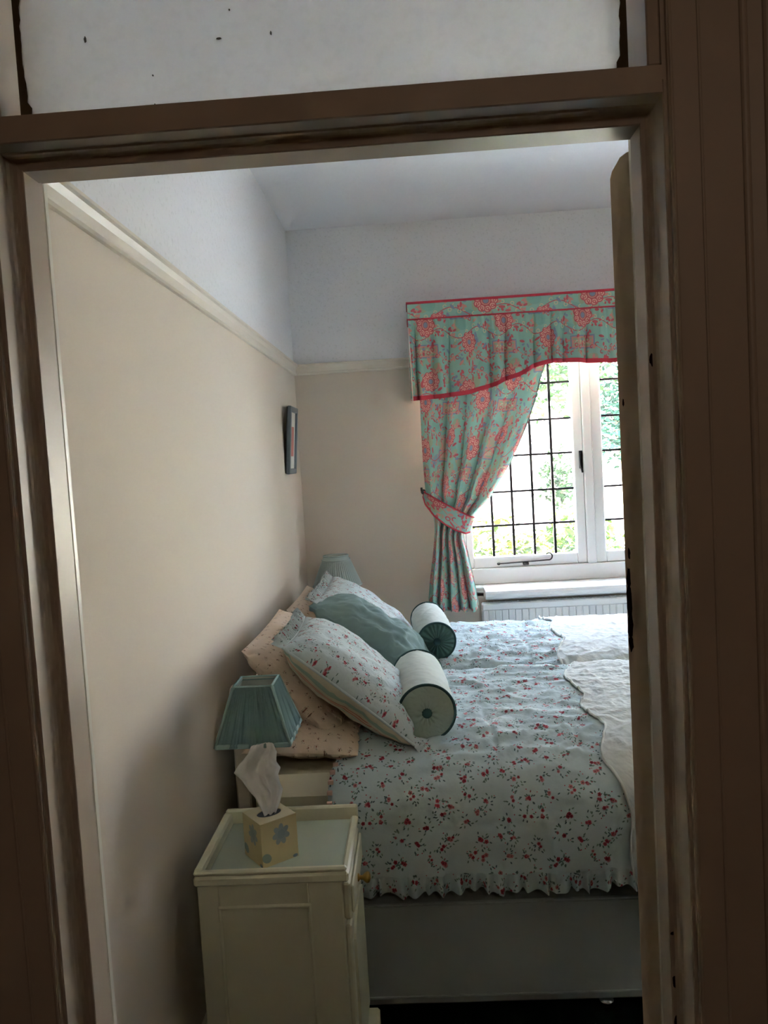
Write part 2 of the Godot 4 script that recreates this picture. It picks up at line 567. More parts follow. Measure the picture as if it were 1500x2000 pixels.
func room_shell() -> void:
	var fl := bx("floor", Vector3(-1.6, -0.2, -4.6), Vector3(XR + 0.3, 0, 1.7), M.carpet, self, 0)
	tag(fl, "", "", "", "structure")
	var ce := bx("ceiling", Vector3(-1.6, CEIL, -4.6), Vector3(XR + 0.3, CEIL + 0.2, 1.7), M.ceiling, self, 0)
	tag(ce, "", "", "", "structure")
	var wl := setting("wall_left")
	bx("lower_wall", Vector3(XL - 0.2, 0, -4.5), Vector3(XL, 2.0, -1.0), M.wall_cream, wl, 0)
	bx("upper_wall", Vector3(XL - 0.2, 2.0, -4.5), Vector3(XL, CEIL, -1.0), M.wall_white, wl, 0)
	var wb := setting("wall_back")
	bx("lower_wall", Vector3(XL, 0, -4.5), Vector3(0.22, 2.0, ZB), M.wall_cream, wb, 0)
	bx("lower_wall", Vector3(0.22, 0, -4.5), Vector3(1.64, 0.77, ZB), M.wall_cream, wb, 0)
	bx("lower_wall", Vector3(1.64, 0, -4.5), Vector3(XR + 0.2, 2.0, ZB), M.wall_cream, wb, 0)
	bx("upper_wall", Vector3(XL, 2.0, -4.5), Vector3(0.22, CEIL, ZB), M.wall_white, wb, 0)
	bx("upper_wall", Vector3(0.22, 2.14, -4.5), Vector3(1.64, CEIL, ZB), M.wall_white, wb, 0)
	bx("upper_wall", Vector3(1.64, 2.0, -4.5), Vector3(XR + 0.2, CEIL, ZB), M.wall_white, wb, 0)
	var wr := setting("wall_right")
	bx("lower_wall", Vector3(XR, 0, ZB), Vector3(XR + 0.2, 2.0, -1.0), M.wall_cream, wr, 0)
	bx("upper_wall", Vector3(XR, 2.0, ZB), Vector3(XR + 0.2, CEIL, -1.0), M.wall_white, wr, 0)
	var wf := setting("wall_front")
	bx("wall_section", Vector3(-1.5, 0, ZF), Vector3(-0.536, CEIL, -1.001), M.wall_cream, wf, 0)
	bx("wall_section", Vector3(0.352, 0, ZF), Vector3(XR, CEIL, -1.001), M.wall_cream, wf, 0)
	bx("wall_section", Vector3(-0.536, 2.45, ZF), Vector3(0.352, CEIL, -1.001), M.wall_cream, wf, 0)
	# the hallway the photograph is taken from
	var wh := bx("wall_hallway_left", Vector3(-1.5, 0, -1.0), Vector3(-1.3, CEIL, 1.5), M.hall_wall, self, 0)
	tag(wh, "", "", "", "structure")
	wh = bx("wall_hallway_right", Vector3(1.3, 0, -1.0), Vector3(1.5, CEIL, 1.5), M.hall_wall, self, 0)
	tag(wh, "", "", "", "structure")
	wh = bx("wall_hallway_back", Vector3(-1.5, 0, 1.5), Vector3(1.5, CEIL, 1.7), M.hall_wall, self, 0)
	tag(wh, "", "", "", "structure")
	var n := 0
	for s in [["left", Vector3(XL, 0, ZB), Vector3(XL + 0.018, 0.14, ZF)], ["back", Vector3(XL, 0, ZB), Vector3(XR, 0.14, ZB + 0.018)], ["right", Vector3(XR - 0.018, 0, ZB), Vector3(XR, 0.14, ZF)]]:
		tag(bx("baseboard_" + s[0], s[1], s[2], M.trim, self, 0.005), "", "", "", "structure")
		n += 1

func picture_rails() -> void:
	# moulded profile: (out from the wall, up)
	var prof := [Vector2(0, 0), Vector2(0.010, 0), Vector2(0.016, 0.004), Vector2(0.016, 0.010), Vector2(0.010, 0.014), Vector2(0.012, 0.030), Vector2(0.020, 0.042), Vector2(0.026, 0.046), Vector2(0.026, 0.053), Vector2(0.021, 0.056), Vector2(0.010, 0.056), Vector2(0.010, 0.050), Vector2(0, 0.050)]
	var st := st_new(false)
	extrude(st, prof, Vector3(XL, 1.968, ZB), Vector3.RIGHT, Vector3.UP, Vector3(0, 0, ZF - ZB))
	tag(obj("trim_1", st, M.rail), "", "", "", "structure")
	st = st_new(false)
	extrude(st, prof, Vector3(XL, 1.968, ZB), Vector3.BACK, Vector3.UP, Vector3(XR - XL, 0, 0))
	tag(obj("trim_2", st, M.rail), "", "", "", "structure")

func blob(st: SurfaceTool, c: Vector3, u: Vector3, v: Vector3, n: Vector3, seed_: int) -> void:
	var r := RandomNumberGenerator.new()
	r.seed = seed_
	var p := []
	for i in 14:
		var a := TAU * i / 14.0
		var k := r.randf_range(0.65, 1.0)
		p.append(Vector2(cos(a) * k, sin(a) * k))
	extrude(st, p, c - n * 0.001, u, v, n * 0.0018)

func door_frame() -> void:
	var f := setting("trim_3")
	var L := -0.505
	var R := 0.321
	var H := 1.919
	var T := 2.40
	var top := 2.46
	# linings with a hollow where the face meets the stop
	var side = func(x: float, dir: float, xs: float) -> void:
		var o := -dir
		var p := [Vector2(x + o * 0.030, -1.0), Vector2(x + o * 0.0015, -1.0), Vector2(x, -1.002), Vector2(x, -1.030)]
		for i in 5:
			var a := PI / 2.0 * (i + 1) / 5.0
			p.append(Vector2(x + dir * 0.012 * (1 - cos(a)), -1.030 - 0.0195 * sin(a)))
		p.append_array([Vector2(xs - dir * 0.001, -1.0495), Vector2(xs, -1.051), Vector2(xs, -1.0935), Vector2(xs - dir * 0.0015, -1.095), Vector2(x, -1.095), Vector2(x, -1.14), Vector2(x + o * 0.030, -1.14)])
		var st := st_new(false)
		extrude(st, p, Vector3(0, 0, 0), Vector3.RIGHT, Vector3.BACK, Vector3(0, 1.935, 0))
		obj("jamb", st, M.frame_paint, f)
		# above the rail the lining runs on beside the fanlight
		st = st_new(false)
		extrude(st, [Vector2(x + o * 0.030, -1.0), Vector2(x, -1.0), Vector2(x, -1.14), Vector2(x + o * 0.030, -1.14)], Vector3(0, 1.935, 0), Vector3.RIGHT, Vector3.BACK, Vector3(0, top - 1.935, 0))
		obj("jamb", st, M.frame_paint, f)
		# architrave on the hallway side, several small steps and beads
		var q := [Vector2(0.005, 0), Vector2(0.005, 0.0065)]
		for e in [[0.0085, 0.0022, 0.0075], [0.041, 0.0020, 0.0095], [0.092, 0.0050, 0.0120], [0.118, 0.0060, 0.0160]]:
			for i in 7:
				var an := PI * (1.0 - i / 6.0)
				q.append(Vector2(e[0] + e[1] * cos(an), e[2] + e[1] * 0.9 * sin(an)))
		q.append_array([Vector2(0.132, 0.0160), Vector2(0.132, 0)])
		st = st_new(false)
		extrude(st, q, Vector3(x, 0, -1.0), Vector3(o, 0, 0), Vector3.BACK, Vector3(0, top + 0.05, 0))
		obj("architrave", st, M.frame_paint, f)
		# the same lining seen from the bedroom
		st = st_new(false)
		box(st, Vector3(minf(x, x + o * 0.07), 0, -1.158) if o > 0 else Vector3(x - 0.07, 0, -1.158), Vector3(maxf(x, x + o * 0.07), 2.5, -1.14), 0.004)
		obj("architrave", st, M.trim, f)
	side.call(L, 1.0, -0.489)
	side.call(R, -1.0, 0.307)
	# transom rail: profile in (y, z), pushed across
	var p := [Vector2(1.952, -1.0), Vector2(1.953, -1.002), Vector2(1.953, -1.14), Vector2(H, -1.14), Vector2(H, -1.095), Vector2(1.9045, -1.095), Vector2(1.903, -1.0935), Vector2(1.903, -1.051), Vector2(1.9045, -1.0495)]
	for i in 5:
		var a := PI / 2.0 * (4 - i) / 5.0
		p.append(Vector2(H - 0.006 * (1 - cos(a)) - 0.002, -1.030 - 0.0195 * sin(a)))
	p.append_array([Vector2(H, -1.028), Vector2(H, -1.002), Vector2(H + 0.0015, -1.0)])
	var st := st_new(false)
	extrude(st, p, Vector3(L, 0, 0), Vector3.UP, Vector3.BACK, Vector3(R - L, 0, 0))
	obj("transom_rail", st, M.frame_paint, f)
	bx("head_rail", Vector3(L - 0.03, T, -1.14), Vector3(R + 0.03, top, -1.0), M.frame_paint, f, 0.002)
	for sd in [[L, 1.0], [R, -1.0]]:
		bx("fanlight_bead", Vector3(minf(sd[0], sd[0] + sd[1] * 0.016), 1.953, -1.138), Vector3(maxf(sd[0], sd[0] + sd[1] * 0.016), T, -1.002), M.frame_paint, f, 0.002)
	# worn spots where the paint has come off
	var k := 0
	for c in [[0.3115, 1.609, 0.004, 0.011], [0.313, 0.842, 0.006, 0.003], [0.3125, 0.775, 0.005, 0.011], [0.3125, 0.717, 0.005, 0.012]]:
		st = st_new(false)
		blob(st, Vector3(c[0], c[1], -1.0495), Vector3.RIGHT * c[2], Vector3.UP * c[3], Vector3.BACK, 30 + k)
		obj("paint_chip", st, M.chip, f)
		k += 1
	# the fanlight: glass painted white, dark old putty left at its sides
	var w := setting("window_2")
	st = st_new(false)
	var rag := {}
	for sd in [[L, 1.0, 40], [R, -1.0, 41]]:
		rng.seed = sd[2]
		var q := []
		for i in 60:
			var y := 1.945 + (T - 1.945) * i / 59.0
			q.append(Vector2(sd[0] + sd[1] * (0.0420 + rng.randf_range(-0.0010, 0.0010) + 0.0012 * sin(i * 0.35) + (0.005 if i < 4 else 0.0)), y))
		rag[sd[1]] = q
	# the coat of paint stops short of the frame, so the lit lining shows at each side
	var outline := []
	for q in rag[1.0]:
		outline.append(q)
	for i in 60:
		outline.append(rag[-1.0][59 - i])
	st = st_new(false)
	for zz in [-1.020, -1.024]:
		var out := Vector3.BACK if zz > -1.022 else Vector3.FORWARD
		for i in 59:
			var a: Vector2 = rag[1.0][i]
			var b: Vector2 = rag[-1.0][i]
			var c: Vector2 = rag[-1.0][i + 1]
			var d: Vector2 = rag[1.0][i + 1]
			tri(st, Vector3(a.x, a.y, zz), Vector3(b.x, b.y, zz), Vector3(c.x, c.y, zz), out, Vector2(a.x, -a.y), Vector2(b.x, -b.y), Vector2(c.x, -c.y))
			tri(st, Vector3(a.x, a.y, zz), Vector3(c.x, c.y, zz), Vector3(d.x, d.y, zz), out, Vector2(a.x, -a.y), Vector2(c.x, -c.y), Vector2(d.x, -d.y))
	for i in 120:
		var a: Vector2 = outline[i]
		var b: Vector2 = outline[(i + 1) % 120]
		poly(st, [Vector3(a.x, a.y, -1.020), Vector3(b.x, b.y, -1.020), Vector3(b.x, b.y, -1.024), Vector3(a.x, a.y, -1.024)], Vector3(a.x + 0.09, 0, 0) if absf(a.x - b.x) < 0.1 else Vector3(0, a.y - 2.1, 0))
	obj("painted_pane", st, M.painted_glass, w)
	for sd in [[L, 1.0], [R, -1.0]]:
		var q := []
		for p2 in rag[sd[1]]:
			q.append(p2 + Vector2(sd[1] * 0.0004, 0))
		q.append(Vector2(sd[0] + sd[1] * 0.0345, T))
		q.append(Vector2(sd[0] + sd[1] * 0.0335, 1.945))
		st = st_new(false)
		extrude(st, q, Vector3(0, 0, -1.0245), Vector3.RIGHT, Vector3.UP, Vector3(0, 0, 0.005))
		obj("putty", st, M.putty, w)
	k = 0
	for c in [[196, 25, 3, 7, 0.2], [452, 58, 6, 2, 0.2], [321, 108, 2, 2, 0], [321, 162, 2, 2, 0], [476, 9, 2, 2, 0], [1178, 18, 2, 4, 0], [552, 62, 2, 5, 0]]:
		st = st_new(false)
		blob(st, Vector3(-0.4838 + (c[0] - 40) * 0.0006555, 2.0558 - (c[1]) * 0.0006555 + (c[0] - 40) * 0.0000397, -1.0197), Vector3.RIGHT * c[2] * 0.0006, Vector3.UP * c[3] * 0.0006, Vector3.BACK, 60 + k)
		obj("paint_fleck", st, M.speck, w)
		k += 1

func bedroom_door() -> void:
	# hinged on the right, swung well past square, so that its hinge edge faces the hallway
	var d := setting("door_1")
	var ang := deg_to_rad(21.0)
	var e := Vector3(-cos(ang), 0, -sin(ang))       # across the thickness, towards the left
	var l := Vector3(sin(ang), 0, -cos(ang))        # along the leaf
	var p0 := Vector3(0.336, 0, -1.150)
	var w := 0.042
	var prof := []
	for c in [[0, 0.012], [1, 0.012], [1, 0.5], [1, 1.10], [1, 1.30], [1, 1.60], [1, 1.876], [0.93, 1.886], [0.80, 1.894], [0.66, 1.903], [0.45, 1.908], [0, 1.912]]:
		prof.append(Vector2(c[0] * w, c[1]))
	var st := st_new(false)
	extrude(st, prof, p0, e, Vector3.UP, l * 0.80)
	obj("leaf", st, M.door_paint, d)
	# a lipped edge strip, slightly proud
	st = st_new(false)
	extrude(st, [Vector2(0.0002, 0.02), Vector2(0.0145, 0.02), Vector2(0.0145, 1.900), Vector2(0.0002, 1.902)], p0 - l * 0.0012, e, Vector3.UP, l * 0.0015)
	obj("edge_strip", st, M.door_paint, d)
	for y in [0.25, 1.0, 1.715]:
		st = st_new(false)
		box(st, Vector3(0, -0.050, -0.0012), Vector3(0.010, 0.050, 0.0022), 0.0004)
		for k in 3:
			lathe(st, [Vector2(0, -0.05 + k * 0.034), Vector2(0.004, -0.05 + k * 0.034), Vector2(0.004, -0.019 + k * 0.034), Vector2(0, -0.019 + k * 0.034)], Vector3(-0.002, 0, 0.003), Vector3.UP, 10)
		var h := obj("hinge", st, M.hinge if y > 1.2 else M.door_paint, d)
		h.transform = Transform3D(Basis(e, Vector3.UP, -l), p0 + Vector3(0, y, 0) + e * 0.004)
	var k := 0
	for c in [[0.0, 1.308, 0.008, 0.020], [0.0, 1.275, 0.011, 0.030], [0.0, 1.240, 0.011, 0.026], [0.0, 1.213, 0.010, 0.016], [0.002, 1.345, 0.005, 0.010], [0.002, 1.562, 0.0035, 0.007], [0.034, 1.77, 0.003, 0.012]]:
		st = st_new(false)
		blob(st, p0 + e * (w - 0.004 - c[0]) + Vector3.UP * c[1], e * c[2] * 0.42, Vector3.UP * c[3], -l, 80 + k)
		obj("paint_chip", st, M.chip, d)
		k += 1

func bedroom_window() -> void:
	var w := setting("window_1")
	var zf := -4.37
	var zb := -4.285
	# fixed outer frame and mullions
	var st := st_new(false)
	for b in [[0.22, 0.77, 0.25, 2.14], [1.61, 0.77, 1.64, 2.14], [0.25, 2.10, 1.61, 2.14], [0.25, 0.80, 1.61, 0.886], [0.897, 0.886, 0.943, 2.10]]:
		box(st, Vector3(b[0], b[1], zf), Vector3(b[2], b[3], zb), 0.004)
	obj("frame", st, M.white_gloss, w)
	var ys := [0.945, 1.111, 1.292, 1.484, 1.668, 1.861, 2.055]
	for c in [[0.25, 0.897, 0.290, 0.845], [0.943, 1.610, 1.000, 1.560]]:
		var cs := Node3D.new()
		cs.name = "casement"
		cs.position = Vector3(c[0], 0.886, -4.33)
		w.add_child(cs, true)
		st = st_new(false)
		var z0 := -4.352
		var z1 := -4.302
		box(st, Vector3(c[0], 0.886, z0), Vector3(c[2], 2.10, z1), 0.005)
		box(st, Vector3(c[3], 0.886, z0), Vector3(c[1], 2.10, z1), 0.005)
		box(st, Vector3(c[2], 0.886, z0), Vector3(c[3], ys[0], z1), 0.004)
		box(st, Vector3(c[2], ys[6], z0), Vector3(c[3], 2.10, z1), 0.004)
		obj("casement_frame", st, M.white_gloss, cs)
		var xs := []
		for i in 6:
			xs.append(c[2] + (c[3] - c[2]) * i / 5.0)
		for i in 5:
			for j in 6:
				var dz := rng.randf_range(-0.0012, 0.0012)
				bx("pane", Vector3(xs[i] + 0.001, ys[j] + 0.001, -4.3315 + dz), Vector3(xs[i + 1] - 0.001, ys[j + 1] - 0.001, -4.3285 + dz), M.pane, cs, 0)
		for i in range(1, 5):
			bx("lead_bar", Vector3(xs[i] - 0.0070, ys[0], -4.337), Vector3(xs[i] + 0.0070, ys[6], -4.324), M.lead, cs, 0.002)
		for j in range(1, 6):
			bx("lead_bar", Vector3(c[2], ys[j] - 0.0060, -4.336), Vector3(c[3], ys[j] + 0.0060, -4.325), M.lead, cs, 0.002)
		# casement fastener
		if c[0] < 1.0:
			st = st_new()
			box(st, Vector3(0.874, 1.395, -4.302), Vector3(0.892, 1.490, -4.297), 0.001)
			var hp := []
			for i in 9:
				var t := i / 8.0
				hp.append(Vector3(0.883 - 0.010 * sin(t * PI) + 0.004 * t, 1.480 - 0.105 * t, -4.293 + 0.020 * sin(t * PI * 0.9)))
			tube(st, hp, 0.0055, 8)
			obj("handle", st, M.iron, cs)
		# casement stay with a curled end
		st = st_new()
		var sp := []
		var x0: float = c[2] + 0.130
		for i in 9:
			sp.append(Vector3(x0 + i * 0.0325, 0.908 + i * 0.0009, -4.290))
		for i in 12:
			var a := -PI / 2.0 + i * 0.36
			sp.append(Vector3(x0 + 0.268 + 0.021 * cos(a) * (1.0 - i * 0.02), 0.936 + 0.021 * sin(a) * (1.0 - i * 0.02), -4.290))
		tube(st, sp, 0.0038, 8)
		ball(st, Vector3(x0, 0.908, -4.290), Vector3(0.010, 0.008, 0.008), 10)
		box(st, Vector3(x0 + 0.13, 0.896, -4.302), Vector3(x0 + 0.16, 0.908, -4.284), 0.002)
		obj("stay", st, M.iron, cs)
	# window board with a rounded nose
	st = st_new(false)
	var p := [Vector2(-4.31, 0.800), Vector2(-4.31, 0.752), Vector2(-4.10, 0.752), Vector2(-4.085, 0.756), Vector2(-4.077, 0.768), Vector2(-4.076, 0.782), Vector2(-4.082, 0.795), Vector2(-4.094, 0.800)]
	extrude(st, p, Vector3(0.325, 0, 0), Vector3.BACK, Vector3.UP, Vector3(1.32, 0, 0))
	extrude(st, [Vector2(-4.205, 0.752), Vector2(-4.205, 0.735), Vector2(-4.165, 0.735), Vector2(-4.155, 0.752)], Vector3(0.335, 0, 0), Vector3.BACK, Vector3.UP, Vector3(1.30, 0, 0))
	box(st, Vector3(0.22, 0.752, -4.31), Vector3(0.325, 0.800, -4.20), 0.002)
	obj("window_board", st, M.white_gloss, w)

# ---- the garden outside
func leaf_mesh() -> ArrayMesh:
	var st := st_new(false)
	var l := 1.0
	for s in [-1.0, 1.0]:
		var a := Vector3(0, 0, 0)
		var b := Vector3(s * 0.24, 0.07, 0.35)
		var c := Vector3(s * 0.17, 0.03, 0.72)
		var d := Vector3(0, -0.08, l)
		tri(st, a, b, c, Vector3.UP)
		tri(st, a, c, d, Vector3.UP)
	st.generate_normals()
	return st.commit()

func foliage(parent: Node3D, c: Vector3, r: Vector3, n: int, size: float, m: Material, seed_: int) -> void:
	var mm := MultiMesh.new()
	mm.transform_format = MultiMesh.TRANSFORM_3D
	mm.mesh = M.leaf_mesh
	mm.instance_count = n
	var g := RandomNumberGenerator.new()
	g.seed = seed_
	for i in n:
		var v := Vector3(g.randfn(), g.randfn(), g.randfn()).normalized()
		var k := pow(g.randf(), 0.42)
		k *= 0.78 + 0.30 * fn.get_noise_3d(v.x * 2.1 + seed_, v.y * 2.1, v.z * 2.1)
		var p := Vector3(v.x * r.x, v.y * r.y, v.z * r.z) * k
		var b := Basis.from_euler(Vector3(g.randf_range(-0.9, 0.6), g.randf() * TAU, g.randf_range(-0.6, 0.6))).scaled(Vector3.ONE * size * g.randf_range(0.6, 1.25))
		mm.set_instance_transform(i, Transform3D(b, c + p - parent.position))
	var o := MultiMeshInstance3D.new()
	o.multimesh = mm
	o.material_override = m
	o.name = "foliage"
	parent.add_child(o, true)
	tag(o, "", "", "", "stuff")

func shrub(called: String, label: String, cat: String, base: Vector3, h: float, r: Vector3, n: int, size: float, m: int, seed_: int) -> void:
	var t := thing(called, base, label, cat, "")
	var st := st_new()
	var g := RandomNumberGenerator.new()
	g.seed = seed_
	var k := 5 if h < 2.0 else 1
	for i in k:
		var tip := base + Vector3(g.randf_range(-0.5, 0.5) * r.x, h, g.randf_range(-0.5, 0.5) * r.z)
		var pts := []
		for j in 6:
			var f := j / 5.0
			pts.append(base.lerp(tip, f) + Vector3(sin(f * 3.0 + i) * 0.05, 0, cos(f * 2.6 + i) * 0.05))
		tube(st, pts, 0.018 if k > 1 else 0.09, 8)
	obj("stem" if k > 1 else "trunk", st, M.bark, t)
	foliage(t, base + Vector3(0, h, 0), r, n, size, M.leaf[m], seed_)

func garden() -> void:
	M.leaf_mesh = leaf_mesh()
	tag(bx("lawn", Vector3(-14, -0.8, -30), Vector3(18, -0.5, -4.55), M.grass, self, 0), "", "", "", "structure")
	tag(bx("terrace", Vector3(-8, -0.52, -15.4), Vector3(12, -0.48, -4.55), M.paving, self, 0), "", "", "", "structure")
	var G := -0.5
	shrub("flowering_shrub", "low yellow green shrub just outside the window, below its left casement", "shrub", Vector3(0.75, G, -7.2), 0.95, Vector3(0.72, 0.62, 0.6), 1300, 0.10, 2, 11)
	shrub("flowering_shrub", "mid green leafy shrub beyond the glass above the window stay", "shrub", Vector3(1.55, G, -7.6), 0.95, Vector3(0.62, 0.60, 0.6), 1000, 0.11, 0, 12)
	shrub("flowering_shrub", "pale shrub outside the middle casement, right of the first mullion", "shrub", Vector3(2.7, G, -8.2), 0.75, Vector3(0.7, 0.55, 0.6), 900, 0.10, 2, 13)
	shrub("garden_tree", "small light green tree seen through the upper panes of the left casement", "tree", Vector3(1.70, G, -9.4), 2.9, Vector3(0.75, 0.65, 0.7), 950, 0.12, 1, 14)
	shrub("garden_tree", "blue green tree seen through the upper panes of the middle casement", "tree", Vector3(2.62, G, -9.8), 2.45, Vector3(0.72, 0.95, 0.8), 1500, 0.12, 3, 15)
	shrub("garden_tree", "slender dark green bush in front of the white house", "bush", Vector3(2.05, G, -11.5), 1.55, Vector3(0.42, 0.62, 0.5), 520, 0.12, 4, 16)
	# neighbouring house
	var h := thing("house", Vector3(4.0, G, -17.0), "white rendered neighbouring house with a small dark window, beyond the garden", "house")
	var st := st_new(false)
	for b in [[-3.0, G, 2.27, 2.0], [2.62, G, 11.0, 2.0], [2.27, G, 2.62, 1.50], [2.27, 1.86, 2.62, 2.0]]:
		box(st, Vector3(b[0], b[1], -16.3), Vector3(b[2], b[3], -16.0), 0)
	obj("wall", st, M.render_wall, h)
	st = st_new(false)
	extrude(st, [Vector2(-15.75, 1.98), Vector2(-15.75, 2.06), Vector2(-20.0, 5.6), Vector2(-20.0, 5.4)], Vector3(-3.2, 0, 0), Vector3.BACK, Vector3.UP, Vector3(14.4, 0, 0))
	obj("roof", st, M.render_wall, h)
	st = st_new()
	tube(st, [Vector3(-3.2, 2.01, -15.70), Vector3(4, 2.01, -15.70), Vector3(11.2, 2.01, -15.70)], 0.035, 10)
	obj("gutter", st, M.lead, h)
	st = st_new(false)
	box(st, Vector3(2.27, 1.50, -16.16), Vector3(2.62, 1.86, -16.15), 0)
	obj("window_glass", st, M.black, h)
	st = st_new(false)
	for b in [[2.27, 1.50, 2.30, 1.86], [2.59, 1.50, 2.62, 1.86], [2.435, 1.50, 2.455, 1.86], [2.27, 1.50, 2.62, 1.53], [2.27, 1.83, 2.62, 1.86], [2.27, 1.66, 2.62, 1.68]]:
		box(st, Vector3(b[0], b[1], -16.15), Vector3(b[2], b[3], -16.11), 0.002)
	obj("window_frame", st, M.white_gloss, h)

# ---- beds
func crom(p0: Vector2, p1: Vector2, p2: Vector2, p3: Vector2, t: float) -> Vector2:
	return 0.5 * ((2.0 * p1) + (p2 - p0) * t + (2.0 * p0 - 5.0 * p1 + 4.0 * p2 - p3) * t * t + (3.0 * p1 - p0 - 3.0 * p2 + p3) * t * t * t)

# cross-section of a cover in (z, y): evenly spaced points
func section(pts: Array, step := 0.005) -> Array:
	var d := []
	for i in pts.size() - 1:
		for k in 24:
			d.append(crom(pts[maxi(i - 1, 0)], pts[i], pts[i + 1], pts[mini(i + 2, pts.size() - 1)], k / 24.0))
	d.append(pts[-1])
	var out := [d[0]]
	var acc := 0.0
	for i in range(1, d.size()):
		var a: Vector2 = d[i - 1]
		var b: Vector2 = d[i]
		var seg := a.distance_to(b)
		while acc + seg >= step:
			a = a.lerp(b, (step - acc) / seg)
			seg = a.distance_to(b)
			acc = 0.0
			out.append(a)
		acc += seg
	return out

func sec_at(sec: Array, s: float, step := 0.005) -> Array:
	var f := clampf(s / step, 0.0, sec.size() - 1.001)
	var i := int(f)
	var p: Vector2 = sec[i].lerp(sec[i + 1], f - i)
	var a: Vector2 = sec[maxi(i - 3, 0)]
	var b: Vector2 = sec[mini(i + 4, sec.size() - 1)]
	var t := (b - a).normalized()
	return [p, t]

func s_of(sec: Array, z: float, y: float) -> float:
	var best := 0
	for i in sec.size():
		if sec[i].distance_to(Vector2(z, y)) < sec[best].distance_to(Vector2(z, y)):
			best = i
	return best * 0.005

func ridge(x: float, y: float) -> float:
	return 1.0 - absf(fn.get_noise_2d(x, y)) * 2.2

# how far a cover stands off its section: creases on top, hanging folds at the side
func drape(x: float, s: float, top_end: float, bed: float) -> float:
	var side := smoothstep(top_end - 0.02, top_end + 0.16, s)
	var top := 1.0 - side
	var q := x * 0.80 - s * 0.60
	var r := x * 0.60 + s * 0.80
	var d := top * 0.0085 * pow(maxf(ridge(r * 7.0 + bed, q * 1.6), 0.0), 4.0)
	d += top * 0.0075 * pow(maxf(ridge(s * 8.0 + bed * 2.0, x * 1.7 + 3.0), 0.0), 3.0)
	d += top * 0.009 * fn.get_noise_2d(x * 2.3 + bed, s * 3.1)
	# folds that fan down over the edge
	var fan := x + (s - top_end) * 0.25
	d += side * 0.017 * fn.get_noise_2d(fan * 5.5 + bed, s * 0.8)
	d += side * 0.016 * pow(maxf(ridge(fan * 3.4 + 2.0, s * 0.9 + 7.0), 0.0), 5.0)
	d += 0.003 * fn.get_noise_2d(x * 14.0, s * 14.0 + bed)
	# storage creases
	for c in [-0.02, 0.17, 0.40]:
		d -= 0.0050 * exp(-pow((x - c - 0.01 * sin(s * 9.0)) / 0.006, 2.0)) * smoothstep(0.4, 0.8, s)
	d -= 0.0045 * exp(-pow((s - top_end - 0.17) / 0.006, 2.0))
	return d

func cover_at(sec: Array, x: float, s: float, off: float, top_end: float, bed: float) -> Vector3:
	var pt := sec_at(sec, s)
	var p: Vector2 = pt[0]
	var t: Vector2 = pt[1]
	var n := Vector2(-t.y, t.x)
	p += n * (off + drape(x, s, top_end, bed))
	return Vector3(x, p.y, p.x)

